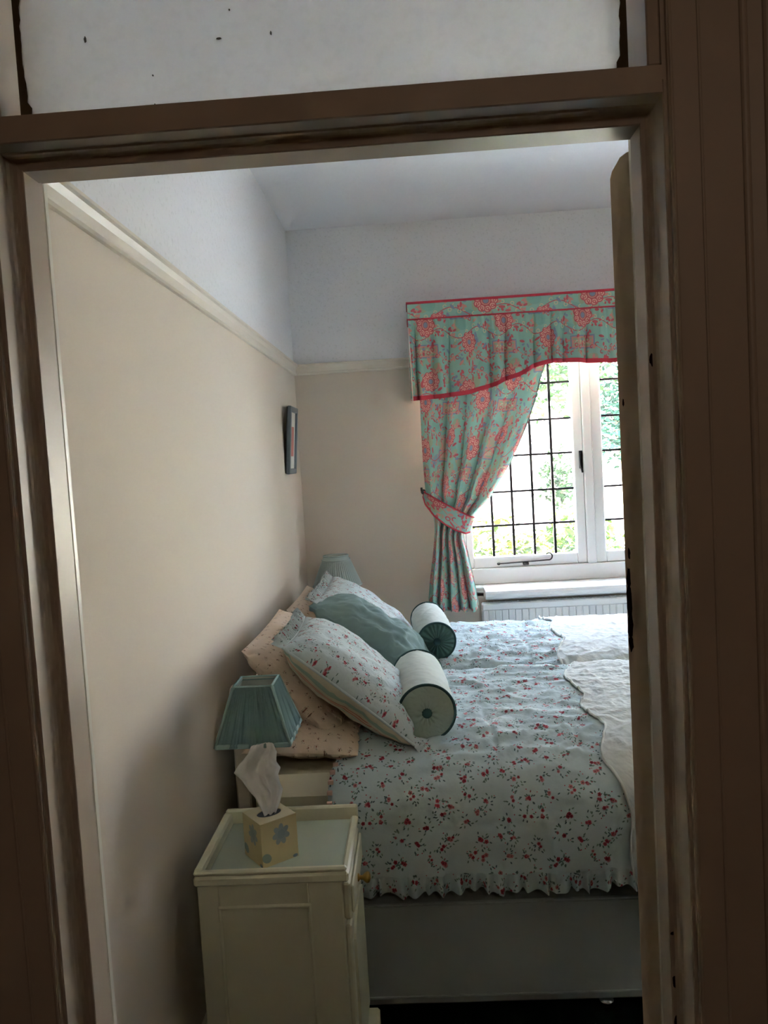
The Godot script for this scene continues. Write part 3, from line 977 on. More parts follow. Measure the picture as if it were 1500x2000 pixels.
func beds() -> void:
	var head := {}
	for b in [[-2.05, -2.92, "near"], [-2.955, -3.815, "far"]]:
		var z0: float = b[1]
		var z1: float = b[0]
		var near: bool = b[2] == "near"
		var t := thing("divan_bed", Vector3(0.49, 0, (z0 + z1) / 2.0), "grey divan bed base on castors, nearer of the two, its plain side facing the doorway" if near else "far grey divan bed base beside the radiator, hidden under its covers", "bed", "twin divan beds")
		bx("base", Vector3(-0.49, 0.036, z0), Vector3(1.46, 0.318, z1), M.divan, t, 0.008)
		var st := st_new()
		for y in [0.318, 0.062]:
			var e := 0.002
			tube(st, [Vector3(-0.49 - e, y, z0 - e), Vector3(1.46 + e, y, z0 - e), Vector3(1.46 + e, y, z1 + e), Vector3(-0.49 - e, y, z1 + e)], 0.0035, 8, true)
		obj("piping", st, M.divan, t)
		for c in [[-0.30, z1 - 0.02], [0.43, z1 - 0.012], [1.28, z1 - 0.02], [-0.30, z0 + 0.03], [1.28, z0 + 0.03]]:
			st = st_new()
			lathe(st, [Vector2(0, -0.007), Vector2(0.014, -0.007), Vector2(0.017, -0.004), Vector2(0.017, 0.004), Vector2(0.014, 0.007), Vector2(0, 0.007)], Vector3(c[0], 0.0175, c[1]), Vector3.RIGHT, 20)
			lathe(st, [Vector2(0, 0.022), Vector2(0.017, 0.022), Vector2(0.021, 0.027), Vector2(0.020, 0.033), Vector2(0.012, 0.038), Vector2(0, 0.038)], Vector3(c[0], 0, c[1]), Vector3.UP, 16)
			obj("castor", st, M.chrome, t)
		var m := thing("mattress", Vector3(0.49, 0.318, (z0 + z1) / 2.0), "cream mattress on the nearer bed, bare corner showing beside the bedside cabinet" if near else "cream mattress on the far bed under the covers", "mattress", "twin mattresses")
		st = st_new(false)
		box(st, Vector3(-0.49, 0.321, z0 + 0.01), Vector3(1.46, 0.655, z1 - 0.034), 0.045)
		obj("ticking", st, M.mattress, m)
		st = st_new()
		for y in [0.366]:
			tube(st, [Vector3(-0.488, y, z0 + 0.012), Vector3(1.458, y, z0 + 0.012), Vector3(1.458, y, z1 - 0.036), Vector3(-0.488, y, z1 - 0.036)], 0.006, 8, true)
		obj("piped_edge", st, M.mattress, m)
	# headboards: two turned posts with ball tops, a curved rail and a panel
	for hb in [[-2.245, -2.91, "near"], [-3.06, -3.80, "far"]]:
		var za: float = hb[0]
		var zb: float = hb[1]
		var near: bool = hb[2] == "near"
		var t := thing("headboard", Vector3(-0.545, 0, (za + zb) / 2.0), "cream wooden headboard of the nearer bed, half hidden by pillows and lamp" if near else "cream wooden headboard of the far bed with a ball on its corner post", "headboard", "twin headboards")
		for z in [za, zb]:
			var st := st_new(false)
			box(st, Vector3(-0.567, 0.02, z - 0.020), Vector3(-0.525, 0.800, z + 0.020), 0.005)
			var post := obj("post", st, M.head_wood, t)
			st = st_new()
			lathe(st, [Vector2(0, 0.798), Vector2(0.021, 0.798), Vector2(0.022, 0.806), Vector2(0.012, 0.814), Vector2(0.010, 0.822), Vector2(0.014, 0.832), Vector2(0.022, 0.842), Vector2(0.0265, 0.856), Vector2(0.025, 0.868), Vector2(0.017, 0.879), Vector2(0.006, 0.884), Vector2(0, 0.885)], Vector3(-0.546, 0, z), Vector3.UP, 20)
			obj("knob", st, M.head_wood, post)
		var st2 := st_new(false)
		var q := []
		for i in 17:
			var f := i / 16.0
			q.append(Vector2(lerpf(za - 0.02, zb + 0.02, f), 0.775 + 0.050 * sin(f * PI)))
		q.append(Vector2(zb + 0.02, 0.70))
		q.append(Vector2(za - 0.02, 0.70))
		extrude(st2, q, Vector3(-0.558, 0, 0), Vector3.BACK, Vector3.UP, Vector3(0.024, 0, 0))
		obj("top_rail", st2, M.head_wood, t)
		bx("panel", Vector3(-0.553, 0.33, zb + 0.02), Vector3(-0.540, 0.705, za - 0.02), M.head_wood, t, 0.002)

func near_section() -> Array:
	return section([Vector2(-2.895, 0.60), Vector2(-2.925, 0.655), Vector2(-2.905, 0.706), Vector2(-2.82, 0.722), Vector2(-2.60, 0.722), Vector2(-2.38, 0.714), Vector2(-2.22, 0.700), Vector2(-2.11, 0.672), Vector2(-2.045, 0.615), Vector2(-2.022, 0.53), Vector2(-2.012, 0.44), Vector2(-2.006, 0.36), Vector2(-2.005, 0.28)])

func far_section() -> Array:
	return section([Vector2(-3.845, 0.40), Vector2(-3.842, 0.55), Vector2(-3.82, 0.645), Vector2(-3.76, 0.698), Vector2(-3.60, 0.716), Vector2(-3.40, 0.722), Vector2(-3.15, 0.720), Vector2(-3.02, 0.708), Vector2(-2.965, 0.680), Vector2(-2.945, 0.64), Vector2(-2.950, 0.60)])

func bedding() -> void:
	var g := func(x: float, s: float) -> Vector2: return Vector2(x, s)
	for bed in [0.0, 9.0]:
		var near: bool = bed == 0.0
		var sec := near_section() if near else far_section()
		var top_end := s_of(sec, -2.11, 0.672) if near else 5.0
		var hem := s_of(sec, -2.01, 0.405) if near else (sec.size() - 2) * 0.005
		var head := func(s: float) -> float:
			return (-0.215 - 0.065 * smoothstep(top_end - 0.25, top_end + 0.08, s)) if near else -0.20
		var x1 := 1.40
		var d := thing("duvet", Vector3(0.6, 0.66, -2.45 if near else -3.4), "pale blue floral duvet on the nearer bed, hanging down its side to a frilled hem" if near else "pale blue floral duvet on the far bed by the window", "duvet", "matching floral duvets")
		var st := st_new()
		var f := func(u: float, v: float) -> Vector3:
			var s := v * hem
			var x: float = lerpf(head.call(s), x1, u)
			return cover_at(sec, x, s, 0.0, top_end, bed)
		surf(st, 190, 110, f, func(u: float, v: float) -> Vector2: return Vector2(lerpf(head.call(v * hem), x1, u), v * hem), true)
		obj("cover", st, M.ditsy, d)
		# checked binding along the head end
		var rows := []
		for i in 90:
			var s := hem * (i + 0.5) / 90.0
			rows.append(cover_at(sec, head.call(s) + 0.006, s, 0.003, top_end, bed))
		st = st_new(false)
		for i in range(0, 89, 2):
			var a: Vector3 = rows[i]
			var b: Vector3 = rows[i + 1]
			var c := (a + b) / 2.0
			var l := a.distance_to(b) * 0.5
			box(st, c - Vector3(0.008, l * 0.8, 0.003 + l * 0.25), c + Vector3(0.006, l * 0.8, 0.003 + l * 0.25), 0.001)
		obj("checked_binding", st, M.checker, d)
		if near:
			st = st_new()
			var xs := -0.27
			var fr := func(u: float, v: float) -> Vector3:
				var x: float = lerpf(xs, 0.60, u)
				var p := cover_at(sec, x, hem - 0.012, 0.0, top_end, bed)
				var ph := x * 165.0 + 3.5 * fn.get_noise_2d(x * 9.0, 4.0)
				var amp := 0.002 + 0.010 * v
				return p + Vector3(0.004 * v * cos(ph * 0.7), -0.048 * v * (1.0 + 0.13 * sin(ph * 0.31)) + 0.006 * fn.get_noise_2d(x * 6.0, 11.0), 0.006 + amp * sin(ph))
			surf(st, 420, 5, fr, func(u: float, v: float) -> Vector2: return Vector2(lerpf(xs, 0.60, u) * 1.5, v * 0.045))
			obj("frill", st, M.ditsy, d)
		# quilted throw with a scalloped edge
		var tab := []
		if near:
			for e in [[-2.90, 0.70, 0.545], [-2.82, 0.72, 0.512], [-2.74, 0.722, 0.478], [-2.656, 0.722, 0.470], [-2.57, 0.721, 0.482], [-2.493, 0.718, 0.494], [-2.43, 0.715, 0.470], [-2.39, 0.714, 0.462], [-2.344, 0.71, 0.468], [-2.253, 0.703, 0.499], [-2.20, 0.697, 0.484], [-2.11, 0.672, 0.458], [-2.05, 0.625, 0.488], [-2.022, 0.55, 0.509], [-2.015, 0.47, 0.500], [-2.01, 0.40, 0.504], [-2.006, 0.36, 0.520], [-2.005, 0.28, 0.560]]:
				tab.append(Vector2(s_of(sec, e[0], e[1]), e[2]))
		else:
			for e in [[-3.82, 0.645, 0.52], [-3.652, 0.71, 0.559], [-3.60, 0.716, 0.582], [-3.53, 0.718, 0.568], [-3.437, 0.72, 0.546], [-3.34, 0.722, 0.556], [-3.23, 0.721, 0.567], [-3.12, 0.72, 0.530], [-3.021, 0.708, 0.505], [-2.96, 0.67, 0.515], [-2.95, 0.60, 0.52]]:
				tab.append(Vector2(s_of(sec, e[0], e[1]), e[2]))
		var smax := (sec.size() - 2) * 0.005
		var edge := func(s: float) -> float:
			for i in tab.size() - 1:
				if s <= tab[i + 1].x or i == tab.size() - 2:
					var t: float = clampf((s - tab[i].x) / maxf(tab[i + 1].x - tab[i].x, 0.0001), 0.0, 1.0)
					return crom(tab[maxi(i - 1, 0)], tab[i], tab[i + 1], tab[mini(i + 2, tab.size() - 1)], t).y
			return 0.5
		var lift := func(x: float, s: float) -> float:
			return 0.011 + 0.0035 * pow(maxf(ridge(x * 11.0 + 5.0 + bed, s * 6.0), 0.0), 3.0) + 0.0012 * ridge(x * 20.0, s * 22.0) - 0.55 * drape(x, s, top_end, bed)
		var t := thing("quilted_throw", Vector3(1.0, 0.72, -2.45 if near else -3.4), "white quilted throw with scalloped edge across the nearer bed, falling over its side" if near else "white quilted throw with scalloped edge lying on the far bed near the radiator", "bedspread", "white quilted throws")
		st = st_new()
		var qf := func(u: float, v: float) -> Vector3:
			var s := v * smax
			var x: float = lerpf(edge.call(s), 1.42, u)
			return cover_at(sec, x, s, lift.call(x, s), top_end, bed)
		surf(st, 150, 150, qf, func(u: float, v: float) -> Vector2: return Vector2(lerpf(0.5, 1.42, u), v * smax), true)
		obj("quilt", st, M.quilt, t)
		var pts := []
		for i in 121:
			var s := smax * i / 120.0
			var x: float = edge.call(s)
			pts.append(cover_at(sec, x - 0.001, s, 0.008, top_end, bed))
		st = st_new()
		tube(st, pts, 0.0045, 8)
		obj("bound_edge", st, M.quilt_edge, t)

# ---- pillows: a soft slab with U up its slope and W along it; front and back covers
func pillow_pt(c: Vector3, w: Vector3, uu: Vector3, n: Vector3, a: float, b: float, t: float, pinch: float, side: float, seed_: float, wr: float) -> Vector3:
	var x := a * (1.0 - pinch * (1.0 - b * b) * a * a)
	var y := b * (1.0 - pinch * (1.0 - a * a) * b * b)
	var k := pow(maxf(1.0 - pow(absf(a), 3.2), 0.0), 0.55) * pow(maxf(1.0 - pow(absf(b), 3.2), 0.0), 0.55)
	var rim := smoothstep(0.0, 0.35, k)
	var d := t * 0.5 * k
	d += rim * wr * (fn.get_noise_3d(a * 2.0 + seed_, b * 2.0, seed_) * 1.2 - 0.5 * pow(maxf(ridge(a * 2.2 + seed_, b * 1.5 + 4.0), 0.0), 5.0))
	var e := 1.0 - rim
	d += e * wr * 0.9 * sin(atan2(b, a) * 31.0 + 2.0 * fn.get_noise_2d(a * 4.0, b * 4.0)) * smoothstep(0.0, 0.15, k)
	return c + w * x + uu * y + n * side * d

func pillow(called: String, label: String, group: String, c: Vector3, uu: Vector3, wdir: Vector3, w: float, h: float, t: float, front: Material, back: Material, seed_: float, pinch := 0.06, wr := 0.006, frill: Material = null, cord: Material = null) -> void:
	var U := uu.normalized() * h / 2.0
	var W := (wdir - uu.normalized() * wdir.dot(uu.normalized())).normalized() * w / 2.0
	var N := U.cross(W).normalized()
	if N.y < 0:
		N = -N
	var o := thing(called, c - U, label, "pillow" if frill or called == "pillow" else "cushion", group)
	for sd in [1.0, -1.0]:
		var st := st_new()
		var f := func(u: float, v: float) -> Vector3:
			# finer towards the rim
			var a := sin((u - 0.5) * PI)
			var b := sin((v - 0.5) * PI)
			return pillow_pt(c, W, U, N, a, b, t, pinch, sd, seed_, wr)
		var flip: bool = (U.cross(W).dot(N) < 0) != (sd < 0)
		surf(st, 56, 56, f, func(u: float, v: float) -> Vector2: return Vector2(sin((u - 0.5) * PI) * w / 2.0, sin((v - 0.5) * PI) * h / 2.0), flip)
		obj("front_cover" if sd > 0 else "back_cover", st, front if sd > 0 else back, o)
	if frill:
		for e in [1.0, -1.0]:
			var st := st_new()
			var f := func(u: float, v: float) -> Vector3:
				var a := u * 2.0 - 1.0
				var p := pillow_pt(c, W, U, N, a, e, t, pinch, 1.0, seed_, wr)
				var ph := a * 68.0 + 3.0 * fn.get_noise_2d(a * 5.0, seed_)
				return p + U.normalized() * e * v * 0.036 * (1.0 + 0.2 * sin(ph * 0.37)) + N * ((0.003 + 0.009 * v) * sin(ph)) + W.normalized() * 0.004 * v * cos(ph)
			surf(st, 300, 4, f, func(u: float, v: float) -> Vector2: return Vector2(u * w * 1.8, v * 0.04))
			obj("frill", st, frill, o)
	if cord:
		var pts := []
		for i in 120:
			var k := i / 30.0
			var q := int(k)
			var fr := (k - q) * 2.0 - 1.0
			var ab: Vector2 = [Vector2(fr, -1), Vector2(1, fr), Vector2(-fr, 1), Vector2(-1, -fr)][q]
			pts.append(pillow_pt(c, W, U, N, ab.x, ab.y, t, pinch, 1.0, seed_, wr))
		var st := st_new()
		tube(st, pts, 0.004, 6, true)
		obj("piped_seam", st, cord, o)

func bolster(label: String, a: Vector3, b: Vector3, r: float, gathered: bool, seed_: float) -> void:
	var o := thing("bolster", (a + b) / 2.0 - Vector3(0, r, 0), label, "bolster", "bolster cushions")
	var ax := (b - a).normalized()
	var L := a.distance_to(b)
	var up := (Vector3.UP - ax * ax.y).normalized()
	var sd := up.cross(ax)
	var st := st_new()
	var f := func(u: float, v: float) -> Vector3:
		var an := u * TAU
		var k := r * (1.0 + 0.05 * sin(v * PI)) + 0.0022 * fn.get_noise_2d(sin(an) * 2.0 + v * 6.0, cos(an) * 2.0 + seed_) + 0.0022 * pow(maxf(ridge(v * 9.0 + seed_, sin(an) * 1.2), 0.0), 4.0)
		return a + ax * L * v + (up * cos(an) + sd * sin(an)) * k
	surf(st, 64, 40, f, func(u: float, v: float) -> Vector2: return Vector2(u * 0.5, v * L), false)
	obj("cover", st, M.bolster, o)
	for e in [0, 1]:
		var c := a if e == 0 else b
		var out := -ax if e == 0 else ax
		var st2 := st_new()
		var en := func(u: float, v: float) -> Vector3:
			var an := u * TAU
			var bulge := 0.016 * (1.0 - v * v) * (1.0 - exp(-v * v * 30.0) * 0.0)
			var dip := -0.016 * exp(-v * v * 22.0)
			var pl := 0.0
			if gathered:
				pl = 0.0045 * sin(an * 19.0 + 1.6 * sin(an * 3.0)) * smoothstep(0.10, 0.35, v) * (1.0 - smoothstep(0.80, 1.0, v))
			else:
				pl = 0.0015 * sin(an * 13.0 + 2.0 * sin(an * 2.0)) * smoothstep(0.10, 0.2, v) * (1.0 - smoothstep(0.30, 0.55, v)) - 0.003 * pow(maxf(ridge(sin(an) * v * 3.0 + seed_, cos(an) * v * 3.0), 0.0), 7.0) * smoothstep(0.3, 0.6, v) * (1.0 - smoothstep(0.9, 1.0, v))
			return c + out * (bulge + dip + pl) + (up * cos(an) + sd * sin(an)) * r * v
		surf(st2, 152, 22, en, func(u: float, v: float) -> Vector2: return Vector2(u * 0.3, v * r), e == 0)
		obj("end_panel", st2, M.bolster_end_dark if gathered else M.bolster_end, o)
		var pts := []
		for i in 48:
			var an := TAU * i / 48.0
			pts.append(c + (up * cos(an) + sd * sin(an)) * (r + 0.001))
		st2 = st_new()
		tube(st2, pts, 0.0042, 8, true)
		obj("piping", st2, M.piping, o)
		st2 = st_new()
		lathe(st2, [Vector2(0, 0.010), Vector2(0.007, 0.0095), Vector2(0.013, 0.007), Vector2(0.0155, 0.002), Vector2(0.014, -0.004), Vector2(0, -0.005)], c + out * 0.004, out, 24)
		obj("button", st2, M.piping, o)

func pillows() -> void:
	var Z := Vector3(0, 0, 1)
	pillow("pillow", "cream sprigged pillow lying flat at the bottom of the near pile, against the headboard", "cream sprigged pillows", Vector3(-0.360, 0.712, -2.48), Vector3(-1, 0.06, 0), Z, 0.72, 0.32, 0.10, M.sprig, M.sprig, 3.0, 0.03, 0.006)
	pillow("pillow", "cream sprigged pillow propped behind the near floral pillow, its corner peaking at the wall", "cream sprigged pillows", Vector3(-0.385, 0.838, -2.53), Vector3(-0.235, 0.255, 0), Z, 0.64, 0.40, 0.125, M.sprig, M.sprig, 5.0, 0.03, 0.008)
	pillow("pillow", "blue floral pillow with striped underside and frilled ends, closest to the lamp", "blue floral pillows", Vector3(-0.222, 0.853, -2.39), Vector3(-0.34, 0.285, 0), Vector3(0.03, 0, 1), 0.47, 0.45, 0.165, M.ditsy_pillow, M.stripe, 8.0, 0.05, 0.007, M.ditsy_pillow, M.ditsy_pillow)
	pillow("pillow", "cream sprigged pillow leaning on the far headboard behind the other pillows", "cream sprigged pillows", Vector3(-0.420, 0.80, -3.42), Vector3(-0.26, 0.28, 0), Z, 0.62, 0.36, 0.11, M.sprig, M.sprig, 15.0, 0.03, 0.007)
	pillow("pillow", "blue floral pillow with frilled edge on the far bed, behind the teal cushion", "blue floral pillows", Vector3(-0.235, 0.838, -3.33), Vector3(-0.34, 0.26, 0), Z, 0.66, 0.45, 0.15, M.ditsy_pillow, M.stripe, 21.0, 0.05, 0.007, M.ditsy_pillow, M.ditsy_pillow)
	pillow("cushion", "teal velvet cushion lying between the two blue floral pillows", "", Vector3(-0.19, 0.862, -2.91), Vector3(-0.38, 0.25, -0.06), Vector3(0.06, 0.02, 1), 0.42, 0.46, 0.17, M.teal, M.teal, 33.0, 0.07, 0.016)
	bolster("pale sage bolster in front of the near floral pillow, plain buttoned end", Vector3(-0.006, 0.776, -2.235), Vector3(-0.030, 0.786, -2.61), 0.080, false, 2.0)
	bolster("pale sage bolster on the far bed with gathered dark teal end", Vector3(0.046, 0.784, -3.08), Vector3(0.018, 0.795, -3.47), 0.072, true, 6.0)

# piecewise table lookup with smooth steps: pairs of (y, value), y falling
func table(t: Array, y: float) -> float:
	for i in t.size() - 1:
		if y >= t[i + 1].x or i == t.size() - 2:
			var k: float = clampf((y - t[i].x) / (t[i + 1].x - t[i].x), 0.0, 1.0)
			return crom(t[maxi(i - 1, 0)], t[i], t[i + 1], t[mini(i + 2, t.size() - 1)], k).y
	return 0.0

func curtains() -> void:
	var c := thing("curtain", Vector3(0.3, 0.72, -4.05), "long aqua and coral patterned curtain tied back beside the window", "curtain")
	var lt := [Vector2(2.18, 0.040), Vector2(1.80, 0.042), Vector2(1.55, 0.040), Vector2(1.33, 0.046), Vector2(1.24, 0.070), Vector2(1.16, 0.082), Vector2(1.0, 0.064), Vector2(0.85, 0.040), Vector2(0.72, 0.026)]
	var rt := [Vector2(2.18, 0.80), Vector2(1.92, 0.672), Vector2(1.71, 0.600), Vector2(1.46, 0.486), Vector2(1.284, 0.372), Vector2(1.18, 0.272), Vector2(1.11, 0.226), Vector2(1.0, 0.243), Vector2(0.85, 0.268), Vector2(0.72, 0.284)]
	var f := func(u: float, v: float) -> Vector3:
		var y := lerpf(2.18, 0.712 + 0.006 * sin(u * 40.0), v)
		# in the tied part the folds run to the tieback
		var l := table(lt, y)
		var r := table(rt, y)
		var wd := r - l
		var amp := 0.016 + 0.020 * smoothstep(2.1, 1.3, y) + 0.004 * smoothstep(1.0, 0.72, y)
		var ph := u * TAU * 5.0 + 1.6 * fn.get_noise_2d(u * 3.0, y * 0.7)
		var fold := sin(ph)
		fold = 2.0 * pow(absf(sin(ph * 0.5)), 0.6) - 1.0
		var z := -4.052 + amp * fold + 0.010 * fn.get_noise_2d(u * 5.0 + 3.0, y * 1.3) + 0.012 * exp(-pow((y - 1.05) / 0.08, 2.0))
		var x := l + wd * u + 0.010 * cos(ph) * clampf(wd / 0.3, 0.5, 1.0) * sin(u * PI)
		return Vector3(x, y, clampf(z, -4.105, -4.006))
	var st := st_new()
	surf(st, 200, 120, f, func(u: float, v: float) -> Vector2: return Vector2(u * 1.05 + 0.10, v * 1.47), false)
	obj("drape", st, M.curtain, c)
	# leading edge is turned over and hemmed
	var pts := []
	for i in 121:
		pts.append(f.call(1.0, i / 120.0) + Vector3(-0.001, 0, 0.002))
	st = st_new()
	tube(st, pts, 0.004, 6)
	obj("side_hem", st, M.valance, c)
	# tieback
	var path := [Vector3(0.040, 1.318, -4.17), Vector3(0.036, 1.312, -4.08), Vector3(0.050, 1.290, -4.025), Vector3(0.095, 1.245, -4.000), Vector3(0.150, 1.205, -3.992), Vector3(0.205, 1.172, -3.998), Vector3(0.250, 1.150, -4.020), Vector3(0.272, 1.148, -4.050), Vector3(0.265, 1.160, -4.085)]
	var half := [0.008, 0.012, 0.026, 0.040, 0.046, 0.047, 0.044, 0.040, 0.030]
	var at := func(u: float, w: float) -> Vector3:
		var k := clampf(u * 8.0, 0.0, 7.999)
		var i := int(k)
		var a: Vector3 = path[i].lerp(path[i + 1], k - i)
		var hw := lerpf(half[i], half[i + 1], k - i)
		return a + Vector3(0.36, 0.93, 0.0) * hw * w
	st = st_new()
	surf(st, 48, 6, func(u: float, v: float) -> Vector3: return at.call(u, 1.0 - v * 2.0) + Vector3(0, 0, 0.004 * sin(v * PI)), func(u: float, v: float) -> Vector2: return Vector2(u * 0.36 + 0.55, v * 0.09 + 0.42), false)
	var tb := obj("tieback", st, M.valance, c)
	st = st_new()
	for w in [1.0, -1.0]:
		pts = []
		for i in 49:
			pts.append(at.call(i / 48.0, w) + Vector3(0, 0, 0.002))
		tube(st, pts, 0.0042, 6)
	obj("red_piping", st, M.red_trim, tb)
	var hk := thing("tieback_hook", Vector3(0.04, 1.32, -4.2), "small dark hook on the wall holding the curtain tieback", "hook")
	st = st_new()
	tube(st, [Vector3(0.036, 1.322, -4.199), Vector3(0.036, 1.322, -4.150), Vector3(0.032, 1.324, -4.120), Vector3(0.026, 1.334, -4.105), Vector3(0.026, 1.348, -4.100)], 0.006, 8)
	lathe(st, [Vector2(0, 0), Vector2(0.014, 0), Vector2(0.012, 0.004), Vector2(0, 0.005)], Vector3(0.036, 1.322, -4.2), Vector3.BACK, 16)
	obj("hook_arm", st, M.iron, hk)
	# pelmet with a gathered valance
	var p := thing("pelmet", Vector3(0.94, 1.8, -4.1), "aqua and coral gathered pelmet with red edging across the top of the window", "pelmet")
	var x0 := 0.004
	var x1 := 1.876
	var band := func(y0: float, y1: float, zo: float) -> SurfaceTool:
		var s2 := st_new(false)
		box(s2, Vector3(x0 - zo, y0, ZB), Vector3(x0 + 0.006, y1, -4.0 + zo), 0.001)
		box(s2, Vector3(x0 - zo, y0, -4.006), Vector3(x1 + zo, y1, -4.0 + zo), 0.001)
		box(s2, Vector3(x1 - 0.006, y0, ZB), Vector3(x1 + zo, y1, -4.0 + zo), 0.001)
		return s2
	st = st_new()
	surf(st, 120, 6, func(u: float, v: float) -> Vector3:
		var x := lerpf(x0, x1, u)
		return Vector3(x, lerpf(2.262, 2.186, v), -3.9975 + 0.0025 * fn.get_noise_2d(x * 6.0, v) + 0.002 * sin(v * PI)),
		func(u: float, v: float) -> Vector2: return Vector2(lerpf(x0, x1, u), v * 0.08 + 0.3), false)
	surf(st, 6, 2, func(u: float, v: float) -> Vector3: return Vector3(x0 - 0.0025, lerpf(2.262, 2.186, v), lerpf(ZB, -3.9975, u)), func(u: float, v: float) -> Vector2: return Vector2(u * 0.2 - 0.2, v * 0.08 + 0.3), false)
	obj("band", st, M.valance, p)
	st = band.call(2.180, 2.262, 0.0)
	box(st, Vector3(x0, 2.248, ZB), Vector3(x1, 2.262, -4.0), 0.001)
	obj("board", st, M.valance, p)
	st = band.call(2.258, 2.270, 0.005)
	obj("top_trim", st, M.red_trim, p)
	st = band.call(2.181, 2.188, 0.005)
	obj("lower_trim", st, M.red_trim, p)
	var hemt := [Vector2(0.0, 1.797), Vector2(0.17, 1.803), Vector2(0.33, 1.822), Vector2(0.525, 1.882), Vector2(0.66, 1.934), Vector2(0.76, 1.938), Vector2(1.0, 1.923), Vector2(1.12, 1.938), Vector2(1.22, 1.934), Vector2(1.35, 1.882), Vector2(1.55, 1.822), Vector2(1.71, 1.803), Vector2(1.88, 1.797)]
	var hem := func(x: float) -> float:
		for i in hemt.size() - 1:
			if x <= hemt[i + 1].x or i == hemt.size() - 2:
				var k: float = clampf((x - hemt[i].x) / (hemt[i + 1].x - hemt[i].x), 0.0, 1.0)
				return crom(hemt[maxi(i - 1, 0)], hemt[i], hemt[i + 1], hemt[mini(i + 2, hemt.size() - 1)], k).y
		return 1.9
	var frill := func(x: float, v: float, zo: float) -> Vector3:
		var y0 := 2.183
		var y := lerpf(y0, hem.call(x), v)
		var d := y0 - y
		var big: float = pow(absf(sin(x * 27.0 + 3.2 * fn.get_noise_2d(x * 4.0, 2.0) + (d - 0.1) * 0.8)), 0.55)
		var small := sin(x * 230.0 + 3.0 * fn.get_noise_2d(x * 14.0, 8.0))
		var z := -4.001 + (0.004 + 0.046 * smoothstep(0.0, 0.16, d)) * (big - 0.55) + 0.0035 * small * exp(-d * 14.0) * smoothstep(0.0, 0.012, d) + 0.006 * fn.get_noise_2d(x * 9.0, y * 3.0) * smoothstep(0.0, 0.1, d)
		return Vector3(x + 0.006 * cos(x * 46.0) * smoothstep(0.0, 0.2, d), y - 0.004 * big * v, z + zo)
	st = st_new()
	surf(st, 700, 28, func(u: float, v: float) -> Vector3: return frill.call(lerpf(x0, x1, u), v, 0.0), func(u: float, v: float) -> Vector2: return Vector2(lerpf(x0, x1, u) * 1.35 + 0.27, v * (2.183 - hem.call(lerpf(x0, x1, u))) + 0.28), false)
	surf(st, 24, 10, func(u: float, v: float) -> Vector3: return Vector3(x0 + 0.004 * sin(u * 20.0) * v - 0.002, lerpf(2.183, 1.797, v), lerpf(ZB + 0.002, -4.0, u)), func(u: float, v: float) -> Vector2: return Vector2(u * 0.25 + 0.02, v * 0.38 + 0.28), false)
	obj("frill", st, M.valance, p)
	st = st_new()
	surf(st, 700, 3, func(u: float, v: float) -> Vector3:
		var x := lerpf(x0, x1, u)
		var q: Vector3 = frill.call(x, 1.0, 0.0)
		return q + Vector3(0, 0.013 - 0.022 * v, 0.003 + 0.002 * sin(v * PI)), func(u: float, v: float) -> Vector2: return Vector2(u, v), false)
	surf(st, 8, 2, func(u: float, v: float) -> Vector3: return Vector3(x0 - 0.006, 1.810 - 0.022 * v, lerpf(ZB + 0.002, -3.998, u)), func(u: float, v: float) -> Vector2: return Vector2(u, v), false)
	obj("hem_trim", st, M.red_trim, p)

func radiator() -> void:
	var r := thing("radiator", Vector3(1.2, 0.14, -4.14), "white panel radiator with vertical ribs under the window sill", "radiator")
	var x0 := 0.305
	var x1 := 1.56
	var prof := [Vector2(x0, -4.158), Vector2(x0, -4.108), Vector2(x0 + 0.008, -4.100)]
	var x := x0 + 0.030
	while x < x1 - 0.04:
		prof.append_array([Vector2(x - 0.0045, -4.100), Vector2(x, -4.1065), Vector2(x + 0.0045, -4.100)])
		x += 0.0345
	prof.append_array([Vector2(x1 - 0.008, -4.100), Vector2(x1, -4.108), Vector2(x1, -4.158)])
	var st := st_new(false)
	extrude(st, prof, Vector3(0, 0.17, 0), Vector3.RIGHT, Vector3.BACK, Vector3(0, 0.522, 0))
	box(st, Vector3(x0, 0.692, -4.158), Vector3(x1, 0.729, -4.098), 0.006)
	box(st, Vector3(x0, 0.140, -4.158), Vector3(x1, 0.170, -4.098), 0.006)
	obj("panel", st, M.white_gloss, r)
	st = st_new(false)
	for k in 60:
		var a := x0 + 0.03 + k * 0.0315
		box(st, Vector3(a, 0.728, -4.150), Vector3(a + 0.006, 0.7315, -4.106), 0.0005)
	obj("top_grille", st, M.white_gloss, r)
	for a in [x0 + 0.25, x1 - 0.25]:
		bx("bracket", Vector3(a, 0.20, ZB), Vector3(a + 0.04, 0.60, -4.155), M.white_gloss, r, 0.002)

